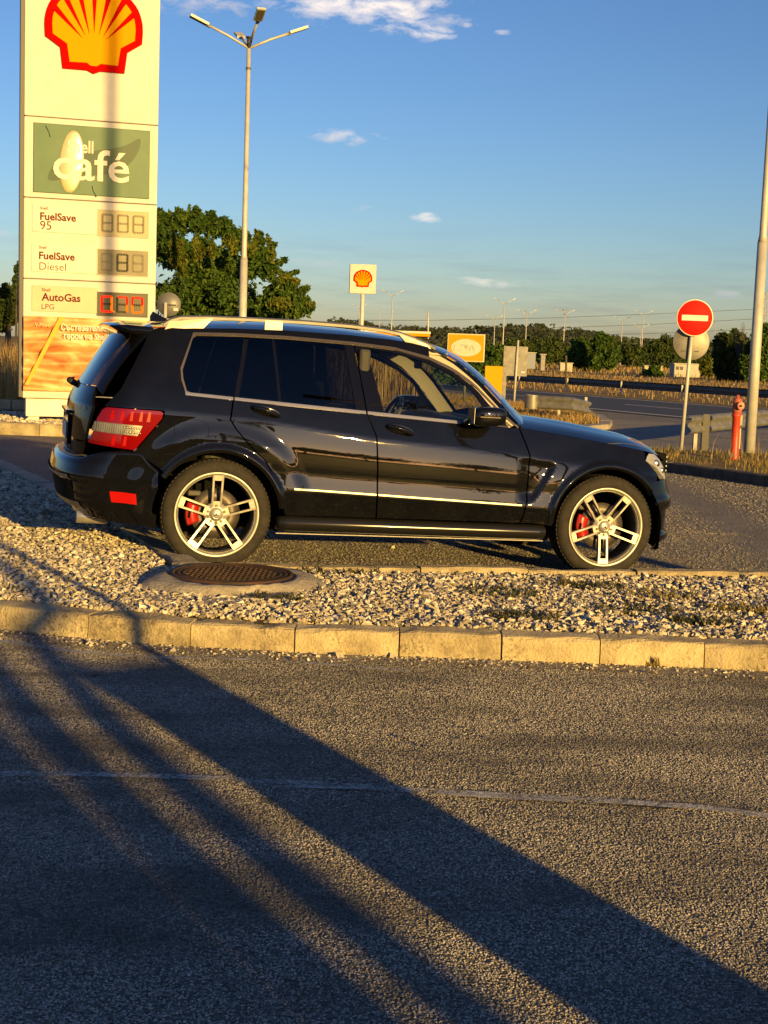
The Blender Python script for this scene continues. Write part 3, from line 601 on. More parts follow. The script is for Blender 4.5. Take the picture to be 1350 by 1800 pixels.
def rear_map(a, b, inset=0.0): return np.stack([rear_x(a, b) + inset, a, b], -1)
def smooth_poly(pts, it=0, closed=True):
    for _ in range(it):
        q = []; n = len(pts)
        for i in range(n):
            a, b = pts[i], pts[(i + 1) % n]; q += [(a[0] * .75 + b[0] * .25, a[1] * .75 + b[1] * .25), (a[0] * .25 + b[0] * .75, a[1] * .25 + b[1] * .75)]
        pts = q
    return pts
def surf_panel(name, poly, fmap, m, parent, inset=0.0, step=(.035, .018), rim=.022, far=True, extra_x=(), flip=False):
    """fill a 2-D outline with a fine grid and lay it on the body surface, with true surface normals and turned-in edges"""
    bm = bmesh.new(); vs = [bm.verts.new((p[0], p[1], 0)) for p in poly]; bm.faces.new(vs)
    xs = [p[0] for p in poly]; zs = [p[1] for p in poly]
    cuts = [(0, k) for k in np.arange(min(xs) + step[0] * .5, max(xs), step[0])] + [(1, k) for k in np.arange(min(zs) + step[1] * .5, max(zs), step[1])] + [(0, k) for k in extra_x]
    for ax, k in cuts:
        co = [0, 0, 0]; co[ax] = float(k); no = [0, 0, 0]; no[ax] = 1
        bmesh.ops.bisect_plane(bm, geom=bm.verts[:] + bm.edges[:] + bm.faces[:], plane_co=co, plane_no=no)
    bmesh.ops.remove_doubles(bm, verts=bm.verts[:], dist=1e-5)
    bm.verts.index_update(); bm.verts.ensure_lookup_table()
    A = np.array([v.co.x for v in bm.verts]); B = np.array([v.co.y for v in bm.verts]); h = 2e-3
    pos = fmap(A, B, inset); du = fmap(A + h, B, inset) - fmap(A - h, B, inset); dv = fmap(A, B + h, inset) - fmap(A, B - h, inset)
    nr = np.cross(du, dv); nr /= np.linalg.norm(nr, axis=1)[:, None] + 1e-12
    ctr = np.array([1.2, 0, .7]); s = np.sign(((pos - ctr) * nr).sum(1)); 
    if fmap is side_map: s = np.where(nr[:, 1] > 0, -1, 1)
    if fmap is rear_map: s = np.where(nr[:, 0] > 0, -1, 1)
    nr = nr * s[:, None]
    faces = [[v.index for v in f.verts] for f in bm.faces]; edges = [[v.index for v in e.verts] for e in bm.edges if e.is_boundary]; bm.free()
    # orient faces with the normals
    out = []
    for f in faces:
        q_ = pos[f]; nw = np.cross(q_, np.roll(q_, -1, axis=0)).sum(0); out.append(f if np.dot(nw, nr[f].sum(0)) >= 0 else f[::-1])
    nv = len(pos); V = [tuple(p) for p in pos]; NN = [tuple(p) for p in nr]
    if rim > 0:
        bset = sorted({i for e in edges for i in e}); idx = {}
        for i in bset: idx[i] = (len(V), len(V) + 1); V.append(tuple(pos[i])); V.append(tuple(pos[i] - nr[i] * rim))
        for a, b in edges: out.append([idx[a][0], idx[b][0], idx[b][1], idx[a][1]])
    res = []
    for side in (1, -1) if far else (1,):
        W_ = [(x, y * side, z) for x, y, z in V]; FF = out if side == 1 else [f[::-1] for f in out]
        me = bpy.data.meshes.new(name); me.from_pydata(W_, [], FF); me.polygons.foreach_set('use_smooth', [True] * len(FF)); me.update()
        cn = []
        lv = np.zeros(len(me.loops), np.int32); me.loops.foreach_get('vertex_index', lv); vn = np.zeros(len(V) * 3, np.float32); me.vertex_normals.foreach_get('vector', vn); vn = vn.reshape(-1, 3)
        full = np.array([(NN[i][0], NN[i][1] * side, NN[i][2]) if i < nv else tuple(vn[i]) for i in range(len(V))])
        me.normals_split_custom_set([tuple(full[i]) for i in lv])
        res.append(new_obj(name, me, m, parent))
    return res
def arch(xc, a0, a1, n=18, r=.42): return [(xc + r * math.cos(math.radians(a0 + (a1 - a0) * i / n)), .36 + r * math.sin(math.radians(a0 + (a1 - a0) * i / n))) for i in range(n + 1)]
GAP = .0055
def line_at(pts, n): return [(float(a), float(b)) for a, b in pts]
belt = lambda x0, x1, n=8, off=0.0: [(x0 + (x1 - x0) * i / n, float(z_belt(x0 + (x1 - x0) * i / n)) + off) for i in range(n + 1)]
# shut lines
REAR_EDGE = [(.078, 1.129), (.060, .985), (.10, .925), (.195, .822), (.300, .729), (.352, .640)] 
B_LINE = [(.981, 1.083), (1.020, .985), (1.049, .919), (1.066, .70), (1.072, .52), (1.076, .375)]
F_LINE = [(2.075, 1.030), (2.128, .905), (2.150, .845), (2.152, .727), (2.147, .533), (2.125, .420), (2.108, .375)]
def sh(pts, dx): return [(x + dx, z) for x, z in pts]
arc_r = [(x, z) for x, z in arch(0.0, 42, 10, 8, .432)]
rd = sh(REAR_EDGE, GAP) + [(x + GAP, z) for x, z in arc_r] + [(.455, .375)] + [(1.071, .375)] + sh(B_LINE[::-1], -GAP)[1:] + belt(.978, .085, 8, -.006)[0:]
surf_panel('rear_door', rd, side_map, M_PAINT, car, step=(.022, .014))
fdp = sh(B_LINE, GAP) + [(2.100, .375)] + sh(F_LINE[::-1], -GAP)[1:] + belt(2.065, .99, 8, -.006)
surf_panel('front_door', fdp, side_map, M_PAINT, car, step=(.02, .014))
# rear quarter with the D pillar
FUEL = [(-.300, .985), (-.085, .975), (-.078, .880), (-.092, .858), (-.285, .862), (-.304, .880)]
TAIL_TOP = [(-.372, 1.018), (-.378, .985), (-.545, .760)]
q = [(-.455, 1.530), (-.40, 1.555), (-.17, 1.560), (-.185, 1.520), (-.265, 1.290), (-.262, 1.230), (-.234, 1.138)] + belt(-.23, .072, 4, -.006) + sh(REAR_EDGE[1:], -GAP) + [(.321, .649)]
q += [(x, z) for x, z in arch(0.0, 43, 146, 22)] + [(-.368, .640), (-.545, .752)] + [(-.372 + .004, .975), (-.366, 1.022), (-.40, 1.026), (-.745, 1.030), (-.72, 1.06), (-.648, 1.140)]
surf_panel('rear_quarter_panel', q, side_map, M_PAINT, car, step=(.014, .013))
fo = smooth_poly(FUEL, 2); surf_panel('fuel_flap', [( -.19 + (x + .19) * .97, .92 + (z - .92) * .965) for x, z in fo], side_map, M_PAINT, car, inset=-.0025, far=False, rim=.004)
m = MB(); nfo = len(fo); ring = [(x, z) for x, z in fo]; vs = []
for k, sc in enumerate((1.0, .955)):
    for x, z in ring: xx = -.19 + (x + .19) * sc; zz = .92 + (z - .92) * sc; vs.append((xx, -float(half_w(np.array(xx), np.array(zz))) - .0012, zz))
m.add(vs, [(i, (i + 1) % nfo, nfo + (i + 1) % nfo, nfo + i) for i in range(nfo)]).build('flap_seam', M_VOID, car)
# front wing
f = sh(F_LINE, GAP) + [(2.20, .375)] + [(2.34, .36)] + [(x, z) for x, z in arch(2.755, 180, 38, 26)] + [(3.12, .645), (3.17, .74), (3.075, .825), (3.045, .842), (3.065, .885), (3.05, .905), (2.80, .938), (2.44, .985), (2.12, 1.022)]
surf_panel('front_wing', f, side_map, M_PAINT, car, step=(.016, .016))
# upper frame: roof side, pillars, glass
CT = lambda x: np.interp(x, [-.62, -.45, -.2, .1, .45, .9, 1.2, 1.35, 1.45, 1.56, 1.66, 1.76, 1.84, 1.97, 2.105], [1.50, 1.53, 1.562, 1.580, 1.590, 1.588, 1.575, 1.560, 1.541, 1.500, 1.450, 1.375, 1.306, 1.172, 1.026])
GT = lambda x: np.interp(x, [-.2, .1, .45, .85, 1.0, 1.19, 1.41, 1.60, 1.74, 1.82], [1.508, 1.525, 1.530, 1.518, 1.508, 1.488, 1.440, 1.362, 1.270, 1.170])   # top of the glass
xs = np.linspace(-.455, 1.45, 34)
rs = [(float(x), float(CT(x))) for x in xs] + [(float(x), float(np.minimum(CT(x) - .028, np.interp(x, [-.455, -.17, .1, .45, .9, 1.2, 1.45], [1.50, 1.540, 1.552, 1.556, 1.546, 1.528, 1.478])))) for x in xs[::-1]]
surf_panel('roof_side', rs, side_map, M_PAINT, car)
TRIM_TOP = lambda x: np.interp(x, [-.455, -.17, .1, .45, .9, 1.2, 1.45, 1.62, 1.76, 1.86, 1.99, 2.07], [1.50, 1.538, 1.550, 1.554, 1.544, 1.526, 1.476, 1.408, 1.318, 1.218, 1.095, 1.034])
xs = np.linspace(-.175, 2.07, 48)
surf_panel('drip_trim', [(float(x), float(TRIM_TOP(x))) for x in xs] + [(float(x), float(TRIM_TOP(x) - np.interp(x, [-.2, 1.2, 1.6, 2.07], [.016, .016, .024, .012]))) for x in xs[::-1]], side_map, M_ALU if False else mat('bronze_grey_trim', (.20, .17, .14), .3, .8), car, inset=-.003, rim=.01, step=(.05, .05))
xs = np.linspace(-.16, 1.80, 40); zt = lambda x: TRIM_TOP(x) - .020 - np.interp(x, [1.2, 1.6], [0, .008])
fr = [(float(x), float(zt(x))) for x in xs] + [(1.86, 1.18), (1.97, 1.075), (1.99, 1.036), (1.80, 1.046)] + [(1.815, 1.165)] + [(float(x), float(GT(x))) for x in xs[::-1] if x < 1.80]
surf_panel('window_frame', fr, side_map, M_TRIM, car, inset=.004, rim=.012)
surf_panel('pillar', [(.160, 1.515), (.185, 1.515), (.112, 1.128), (.084, 1.131)], side_map, M_TRIM, car, inset=.001, rim=.012, step=(.2, .05))
surf_panel('pillar', [(.345, 1.528), (.363, 1.528), (.398, 1.113), (.378, 1.114)], side_map, M_TRIM, car, inset=.004, rim=.012, step=(.2, .05))
surf_panel('pillar', [(.846, 1.518), (.912, 1.512), (.978, 1.083), (.906, 1.087)], side_map, M_TRIM, car, inset=.001, rim=.012, step=(.2, .05))
surf_panel('pillar', [(.921, 1.512), (.998, 1.508), (1.106, 1.077), (.987, 1.083)], side_map, M_TRIM, car, inset=.001, rim=.012, step=(.2, .05))
surf_panel('pillar', [(1.70, 1.046), (1.815, 1.165), (1.99, 1.036)], side_map, M_TRIM, car, inset=-.002, rim=.012, step=(.1, .1))
qg = [(-.180, 1.509), (.160, 1.526), (.084, 1.134), (-.228, 1.146), (-.256, 1.236), (-.258, 1.285)]
surf_panel('quarter_window', qg, side_map, M_TINT, car, inset=.007, rim=0, step=(.08, .08))
surf_panel('rear_vent_window', [(.185, 1.527), (.345, 1.529), (.380, 1.114), (.112, 1.130)], side_map, M_TINT, car, inset=.007, rim=0, step=(.08, .08))
surf_panel('rear_door_window', [(.362, 1.530)] + [(x, float(GT(x))) for x in (.45, .6, .75, .85)] + [(.906, 1.088), (.398, 1.113)], side_map, M_TINT, car, inset=.007, rim=0, step=(.08, .08))
fgx = [.998, 1.10, 1.19, 1.30, 1.41, 1.50, 1.60, 1.68, 1.74, 1.79, 1.82]
surf_panel('front_door_window', [(x, float(GT(x))) for x in fgx] + [(1.70, 1.048), (1.106, 1.078)], side_map, M_GLASS, car, inset=.007, rim=0, step=(.08, .08))
for a, b in ((-.234, .076), (.086, .976), (.988, 1.72)):
    n = 10; up = belt(a, b, n, .004); dn = belt(b, a, n, -.016)
    if a < 0: up[0] = (-.24, up[0][1] + .012)
    surf_panel('belt_moulding', up + dn, side_map, M_CHROME, car, inset=-.004, rim=.006, step=(.1, .05))
rg = smooth_poly([(-.268, 1.300), (-.262, 1.225), (-.234, 1.142), (-.226, 1.152), (-.250, 1.236), (-.254, 1.290), (-.185, 1.498), (-.160, 1.515), (-.150, 1.536), (-.182, 1.536)], 0)
surf_panel('window_surround', rg, side_map, mat('bronze_grey_trim'), car, inset=-.003, rim=.008, step=(.1, .05))
for a, b in ((.50, 1.064), (1.080, 2.108)):
    n = 12; xs = [a + (b - a) * i / n for i in range(n + 1)]
    surf_panel('rub_strip', [(x, float(z_rub(x)) + .004) for x in xs] + [(x, float(z_rub(x)) - .007) for x in xs[::-1]], side_map, mat('dull_chrome', (.14, .14, .15), .35, 1.0), car, inset=-.006, rim=.012, step=(.1, .05))
# flared lips round the arches
for xc, a0, a1 in ((0.0, 8, 147), (2.755, 178, 34)):
    n = 26; vs = []; fs = []
    for i in range(n + 1):
        t = math.radians(a0 + (a1 - a0) * i / n)
        for r, ins in ((.452, -.003), (.436, -.012), (.416, -.012), (.410, .004), (.412, .05)):
            x, z = xc + r * math.cos(t), .36 + r * math.sin(t); y = -float(half_w(np.array(xc + .44 * math.cos(t)), np.array(.36 + .44 * math.sin(t)))) + ins; vs.append((x, y, z))
    for i in range(n):
        for j in range(4): fs.append((i * 5 + j, i * 5 + j + 1, (i + 1) * 5 + j + 1, (i + 1) * 5 + j))
    for s in (1, -1): MB().add([(x, y * s, z) for x, y, z in vs], fs, True).build('arch_lip', M_PAINT, car)
# tail: gate, glass, lamps
TW = .745
tg = [(-TW, 1.020), (-.700, .80), (-.640, .700), (.640, .700), (.700, .80), (TW, 1.020), (.70, 1.075), (.655, 1.149), (-.655, 1.149), (-.70, 1.075)]
surf_panel('tailgate', tg, rear_map, M_PAINT, car, far=False, step=(.04, .03))
rgl = [(-.652, 1.152), (.652, 1.152), (.575, 1.50), (-.575, 1.50)]
surf_panel('rear_window', rgl, rear_map, M_TINT, car, far=False, rim=0, inset=.004, step=(.05, .04))
for pts in ([(-.662, 1.146), (-.652, 1.152), (-.575, 1.50), (-.60, 1.515)],):
    surf_panel('gate_pillar', [(-.76, 1.10), (-.652, 1.150), (-.575, 1.50), (-.645, 1.515), (-.71, 1.25)], rear_map, M_TRIM, car, step=(.03, .04), rim=.01, inset=.002)
tl = [(-.800, .885), (-.788, .950), (-.757, 1.008), (-.735, 1.024), (-.70, 1.024), (-.395, 1.018), (-.378, 1.006), (-.384, .972), (-.545, .768), (-.56, .762), (-.832, .786), (-.836, .798)]
lamp = surf_panel('tail_lamp', tl, side_map, M_REDL, car, inset=-.010, rim=.03, step=(.02, .02))
for l in lamp: l['label'] = 'red tail lamp with a clear reversing band across'
wl_ = [(-.803, .930), (-.506, .918), (-.536, .852), (-.820, .868)]
for s_, l in zip((1, -1), lamp):
    for o in surf_panel('reversing_light', wl_, side_map, M_CLEARL, l, inset=-.0125, rim=.004, step=(.02, .02), far=False):
        if s_ == -1:
            for v in o.data.vertices: v.co.y *= -1
            o.data.flip_normals()
m = MB()
for i in range(7):
    for j in range(2):
        x = -.62 + i * .016 + j * .004; z = .905 - j * .030 - i * .001; y = -float(half_w(np.array(x), np.array(z))) - .0135
        bm = bmesh.new(); bmesh.ops.create_icosphere(bm, subdivisions=1, radius=.007)
        for v in bm.verts: v.co = Vector((v.co.x + x, v.co.y * .5 + y, v.co.z + z))
        m.from_bm(bm, True)
m.build('led_bead', mat('silver_bead', (.40, .40, .37), .25, 1.0), lamp[0])
for i in range(13):
    x0 = -.80 + i * .0135; surf_panel('lens_rib', [(x0, .925 - i * .0006), (x0 + .005, .925 - i * .0006), (x0 + .001, .872 - i * .0006), (x0 - .004, .872 - i * .0006)], side_map, mat('pale_lens_rib', (.22, .22, .20), .3, .3), lamp[0], inset=-.0145, rim=.003, far=False, step=(.01, .03))
for x0 in (-.70, -.64, -.58, -.52, -.47):
    surf_panel('lamp_rib', [(x0, 1.008), (x0 + .014, 1.008), (x0 + .010, .945), (x0 - .012, .945)], side_map, M_REDL2, lamp[0], inset=-.0125, rim=.003, far=False, step=(.01, .02))
for x0 in (-.69, -.62):
    surf_panel('lamp_rib', [(x0, .845), (x0 + .018, .845), (x0 + .012, .785), (x0 - .010, .785)], side_map, M_REDL2, lamp[0], inset=-.0125, rim=.003, far=False, step=(.01, .02))
# rear bumper wraps round the tail
XB_Z = [.24, .29, .345, .375, .40, .47, .52, .56, .575, .62, .655, .675, .685]; XB_X = [-.84, -.905, -.950, -.985, -1.00, -1.015, -1.022, -1.045, -1.052, -1.040, -1.030, -1.015, -1.000]
def bumper_point(s, v):
    """s 0..1 from the near arch round the tail to the far arch; v 0..1 upwards"""
    k = abs(s - .5) * 2.0; q = 1 - k                       # q = 0 at the arch, 1 at the centre
    zt = np.interp(q, [0, .20, .24, .44, .50, .62, 1.0], [.632, .735, .745, .745, .735, .685, .685]); zb = np.interp(q, [0, .1, .35, .55, 1], [.262, .262, .275, .30, .315]); z = zb + (zt - zb) * v
    xr = float(np.interp(z, XB_Z + [.75], XB_X + [-.955])); zz = max(z, .20)
    w = float(side_profile(xr + LXR * .7, zz)) + .004
    if q < .34: x = -.395 + (xr + LXR + .395) * (q / .34) - (.02 if v > .5 else 0) * 0; y = -(float(half_w(np.array(x), np.array(zz), np.array(xr))) + .004)
    else:
        t = (q - .34) / .66 * math.pi / 2; x = xr + LXR - LXR * math.sin(t) ** (2 / NC); y = -w * math.cos(t) ** (2 / NC) if t < math.pi / 2 - 1e-6 else 0.0
    ra = math.hypot(x, z - .36)
    if x > -.60 and ra < .425 and z > .36: x = -math.sqrt(max(0, .425 ** 2 - (z - .36) ** 2))
    return (x, y if s <= .5 else -y, z)
ns, nv = 100, 26; vs = [bumper_point(i / ns, j / nv) for i in range(ns + 1) for j in range(nv + 1)]
fs = [(i * (nv + 1) + j, (i + 1) * (nv + 1) + j, (i + 1) * (nv + 1) + j + 1, i * (nv + 1) + j + 1) for i in range(ns) for j in range(nv)]
o = len(vs)
for i in range(ns + 1): x, y, z = vs[i * (nv + 1) + nv]; vs.append((x * .93 + .03 if x < -.6 else x + .004, y * .93, z + .004))
for i in range(ns): fs.append((i * (nv + 1) + nv, (i + 1) * (nv + 1) + nv, o + i + 1, o + i))
bump = MB().add(vs, fs, True).build('rear_bumper', M_PAINT, car)
# bumper step plate, skid strip, reflectors, exhausts
def bumper_strip(name, s0, s1, v0, v1, out, m, par, n=30):
    vs = []; fs = []
    for i in range(n + 1):
        s = s0 + (s1 - s0) * i / n
        for v in (v0, (v0 + v1) / 2, v1):
            x, y, z = bumper_point(s, v); L = math.hypot(x + .2, y) ; e = out * (1.0 if v not in (v0, v1) else .55); vs.append((x + (x + .2) / L * e, y + y / L * e, z))
    for i in range(n):
        for j in range(2): fs.append((i * 3 + j, (i + 1) * 3 + j, (i + 1) * 3 + j + 1, i * 3 + j + 1))
    return MB().add(vs, fs, True).build(name, m, par)
bumper_strip('bumper_crease', .33, .67, .63, .70, .012, M_ALU, bump)
bumper_strip('mesh_insert', .33, .67, .26, .60, .004, M_VOID, bump)
bumper_strip('skid_plate', .31, .69, .13, .25, .010, M_ALU, bump)
vs = []; n = 24
for i in range(n + 1):
    s = .335 + .33 * i / n; x, y, z = bumper_point(s, 1.0); vs += [(x + .006, y, z + .003), (x + .085, y * .93, z + .010)]
MB().add(vs, [(2 * i, 2 * i + 2, 2 * i + 3, 2 * i + 1) for i in range(n)]).build('step_plate', M_ALU, bump)
for s in (1, -1):
    vs = []; fs = []; nx, nz = 8, 4
    for i in range(nx + 1):
        for j in range(nz + 1):
            q = np.interp(i / nx, [0, 1], [.205, .385]); zf = np.interp(j / nz, [0, 1], [.418, .488]) - .010 * (1 - i / nx) + .002
            zt = np.interp(q, [0, .20, .24, .44, .50, .62, 1.0], [.632, .735, .745, .745, .735, .685, .685]); zb = np.interp(q, [0, .1, .35, .55, 1], [.262, .262, .275, .30, .315])
            x, y, z = bumper_point(q / 2, (zf - zb) / (zt - zb)); L = math.hypot(x + .2, y); vs.append((x + (x + .2) / L * .006, (y + y / L * .006) * s, z))
    for i in range(nx):
        for j in range(nz): fs.append((i * 5 + j, (i + 1) * 5 + j, (i + 1) * 5 + j + 1, i * 5 + j + 1))
    MB().add(vs, fs, True).build('bumper_reflector', M_REDL2, bump)
    MB().lathe([(.038, 0), (.046, .004), (.048, .20), (.038, .20)], 24, 'x', (-.885, -.60 * s, .288), close=True).build('exhaust_tip', mat('polished_exhaust', (.70, .66, .56), .3, .8), car)
# number plate and its recess, lettering on the gate, wiper
MB().box((-.9535, -.36, .745), (-.935, .36, .945)).build('plate_recess', M_TRIM, car)
pl = MB().box((-.960, -.26, .775), (-.954, .26, .885), .002).build('number_plate', M_PLATE, car)
MB().box((-.9612, .215, .778), (-.9602, .257, .882)).build('plate_band', mat('plate_blue', (.02, .07, .35), .5), pl)
MB().box((-.968, -.36, .948), (-.930, .36, .972), .008).build('gate_handle', M_TRIM, car)
MB().tube([(-.880, 0, 1.135), (-.915, 0, 1.150), (-.945, 0, 1.168), (-.952, 0, 1.172)], [.020, .024, .020, .008], 14).build('wiper_motor_cap', M_PLAST, car)
MB().tube([(-.925, .0, 1.165), (-.918, .10, 1.172), (-.900, .25, 1.172), (-.880, .50, 1.168)], [.014, .010, .008, .006], 8).build('rear_wiper', M_PLAST, car)
t = lettering('gate_lettering', '4MATIC', .042, (0, 0, 0), (0, 0, 0), M_CHROME, car, 'LEFT', .0006)
pa = np.array(rear_map(np.array(-.685), np.array(1.000))); pb = np.array(rear_map(np.array(-.60), np.array(1.000)))
ex = Vector(pa - pb).normalized(); ex = Vector((-ex.x, -ex.y, -ex.z)); ez = Vector((0.05, 0, 1)).normalized(); en = ex.cross(ez); ez = en.cross(ex)
t.matrix_local = Matrix(((ex.x, ez.x, en.x, pa[0] - .006), (ex.y, ez.y, en.y, pa[1] - .001), (ex.z, ez.z, en.z, pa[2] - .01), (0, 0, 0, 1)))
# roof, spoiler, aerial, rails
def roof_pt(x, k):
    yt = float(half_w(np.array(x), np.array(float(CT(x))))); z = float(CT(x)) + np.interp(x, [-.62, -.3, .5, 1.45], [.045, .055, .06, .045]) * (1 - abs(k) ** 2.6); return (x + (0.10 * (1 - k * k) if x > 1.4 else 0) - (.06 * (1 - k * k) if x < -.42 else 0), k * (yt - .001), z)
nx, ny = 44, 22; xs = np.linspace(-.52, 1.452, nx); ks = np.linspace(-1, 1, ny)
MB().add([roof_pt(float(x), float(k)) for x in xs for k in ks], [(i * ny + j, (i + 1) * ny + j, (i + 1) * ny + j + 1, i * ny + j + 1) for i in range(nx - 1) for j in range(ny - 1)], True).build('roof', M_PAINT, car)
sp = []; ks = np.linspace(-1, 1, 23)
for k in ks:
    w = .64; y = k * w; fr_ = 1 - abs(k) ** 3
    xt = -.712 - .020 * fr_; zt = 1.546 + .022 * (1 - k * k)
    sp += [(-.44, y * 1.0, 1.545 + .045 * (1 - abs(k) ** 2.6)), (-.60, y, 1.552 + .040 * (1 - abs(k) ** 2.6)), (xt, y * .97, zt), (xt + .004, y * .97, zt - .010), (-.66, y * .97, 1.512 + .02 * fr_), (-.54, y * .98, 1.488 + .012 * fr_), (-.42, y * .99, 1.490)]
MB().add(sp, [(i * 7 + j, (i + 1) * 7 + j, (i + 1) * 7 + j + 1, i * 7 + j + 1) for i in range(22) for j in range(6)] + [tuple(range(7)), tuple(22 * 7 + j for j in range(6, -1, -1))], True).build('roof_spoiler', M_PAINT, car)
MB().add([(-.40, -.022, 1.60), (-.26, -.018, 1.61), (-.26, .018, 1.61), (-.40, .022, 1.60), (-.395, -.010, 1.635), (-.405, .010, 1.635), (-.385, 0, 1.672), (-.365, 0, 1.66)],
         [(0, 1, 4), (1, 7, 4), (4, 7, 6), (3, 5, 2), (2, 5, 7), (5, 6, 7), (0, 4, 5, 3), (4, 6, 5)], False).build('aerial_fin', M_TRIM, car)
for s in (1, -1):
    path = [(-.375, 1.578), (-.335, 1.606), (-.27, 1.628), (-.1, 1.641), (.2, 1.650), (.55, 1.656), (.9, 1.652), (1.12, 1.640), (1.25, 1.622), (1.36, 1.592), (1.47, 1.552), (1.50, 1.538)]
    pp = [(x, -s * (float(half_w(np.array(x), np.array(float(CT(x))))) - .018), z) for x, z in path]
    vs = []; fs = []; prof = [(-.016, .002), (-.010, .010), (.006, .013), (.017, .006), (.019, -.006), (.012, -.017), (-.014, -.015)]
    for p in pp:
        for a, b in prof: vs.append((p[0], p[1] - s * a * -1 if s == 1 else p[1] - a, p[2] + b))
    k = len(prof)
    for i in range(len(pp) - 1):
        for j in range(k): fs.append((i * k + j, i * k + (j + 1) % k, (i + 1) * k + (j + 1) % k, (i + 1) * k + j))
    fs += [tuple(range(k)), tuple((len(pp) - 1) * k + j for j in range(k))]
    rail = MB().add(vs, fs, False).build('roof_rail', M_ALU, car)
    def foot(x0, x1, t0, t1):
        yy = lambda x: -s * (float(half_w(np.array(x), np.array(float(CT(x))))) - .018)
        zt = lambda x: float(np.interp(x, [a for a, b in path], [b for a, b in path])) - .004
        mm = MB(); v = []
        for x, xt in ((x0, t0), (x1, t1)):
            for dy in (-.016, .016): v += [(x, yy(x) + dy, float(CT(x)) - .004), (xt, yy(xt) + dy, zt(xt))]
        mm.add(v, [(0, 1, 3, 2), (4, 6, 7, 5), (0, 4, 5, 1), (2, 3, 7, 6), (1, 5, 7, 3), (0, 2, 6, 4)]); mm.build('rail_foot', M_ALU, rail)
    foot(-.37, -.115, -.34, -.05); foot(.30, .42, .30, .42); foot(1.47, 1.29, 1.44, 1.23)
# windscreen and bonnet
ws = []; nk = 18; xsA = [1.452, 1.56, 1.66, 1.76, 1.84, 1.97, 2.095]
for x in xsA:
    for j in range(nk + 1):
        k = -1 + 2 * j / nk; w = float(half_w(np.array(x), np.array(float(CT(x))))) - .002; ws.append((x + np.interp(x, [1.45, 2.1], [.10, .24]) * (1 - k * k), k * w, float(CT(x)) + np.interp(x, [1.45, 1.66, 2.1], [.045, .055, .03]) * (1 - abs(k) ** 2.4)))
wsf = [(i * (nk + 1) + j, (i + 1) * (nk + 1) + j, (i + 1) * (nk + 1) + j + 1, i * (nk + 1) + j + 1) for i in range(len(xsA) - 1) for j in range(nk)]
def strip_cols(name, sel, m):
    fs_ = [f for n_, f in enumerate(wsf) if (n_ % nk) in sel]; used = sorted({i for f in fs_ for i in f}); ix = {i: k for k, i in enumerate(used)}
    return MB().add([ws[i] for i in used], [tuple(ix[i] for i in f) for f in fs_], True).build(name, m, car)
strip_cols('windscreen', range(1, nk - 1), M_WSGLASS)
for sel in ((0,), (nk - 1,)): strip_cols('front_pillar', sel, M_PAINT)
HZ = lambda x: np.interp(x, [2.05, 2.12, 2.44, 2.80, 3.05, 3.16, 3.24, 3.31, 3.36], [1.034, 1.024, .987, .940, .906, .888, .868, .842, .812])
hv = []; nx, ny = 34, 25; hx = np.concatenate([np.linspace(2.07, 3.1, 22), np.linspace(3.12, 3.36, 12)])
for x in hx:
    w = float(half_w(np.array(min(x, 3.3)), np.array(float(HZ(x))))) - .004
    if x > 3.0: w = min(w, .86 * (1 - ((x - 3.0) / .42) ** 2.2) ** .5 + .0)
    for j in range(ny):
        k = -1 + 2 * j / (ny - 1); cr = np.interp(x, [2.07, 2.5, 3.0, 3.25, 3.36], [.080, .090, .088, .068, .040]); e = 1 - abs(k) ** 3.2
        dome = .012 * np.clip((.55 - abs(k)) / .08, 0, 1)
        hv.append((x + .04 * (1 - k * k), k * w, float(HZ(x)) + cr * e + dome * np.interp(x, [2.07, 2.6, 3.3], [.3, 1, .6])))
MB().add(hv, [(i * ny + j, (i + 1) * ny + j, (i + 1) * ny + j + 1, i * ny + j + 1) for i in range(nx - 1) for j in range(ny - 1)], True).build('bonnet', M_PAINT, car)
MB().box((2.00, -.74, .98), (2.12, .74, 1.055), .01).build('scuttle', M_PLAST, car)
# front: headlamps, bumper, grille
hl = [(3.058, .838), (3.078, .868), (3.105, .886), (3.175, .880), (3.225, .845), (3.262, .790), (3.285, .722), (3.262, .702), (3.205, .745), (3.16, .785)]
hls = surf_panel('headlamp', hl, side_map, worn('headlamp_lens', (.46, .47, .48), (.30, .31, .32), 14, .15, metal=.3, bump=0), car, inset=-.006, rim=.03, step=(.015, .02))
for h_, sg in zip(hls, (1, -1)):
    for zc, xc_, r_ in ((.815, 3.165, .028), (.765, 3.225, .022)):
        y = float(half_w(np.array(xc_), np.array(zc))); bm = bmesh.new(); bmesh.ops.create_uvsphere(bm, u_segments=14, v_segments=8, radius=r_)
        for v in bm.verts: v.co = Vector((v.co.x + xc_, v.co.y * .4 - sg * y, v.co.z + zc))
        MB().from_bm(bm, True).build('projector', M_CHROME, h_)
XF_Z = [.16, .20, .255, .285, .31, .34, .48, .505, .56, .60, .70, .76]; XF_X = [3.30, 3.36, 3.44, 3.47, 3.455, 3.43, 3.435, 3.470, 3.470, 3.445, 3.415, 3.395]
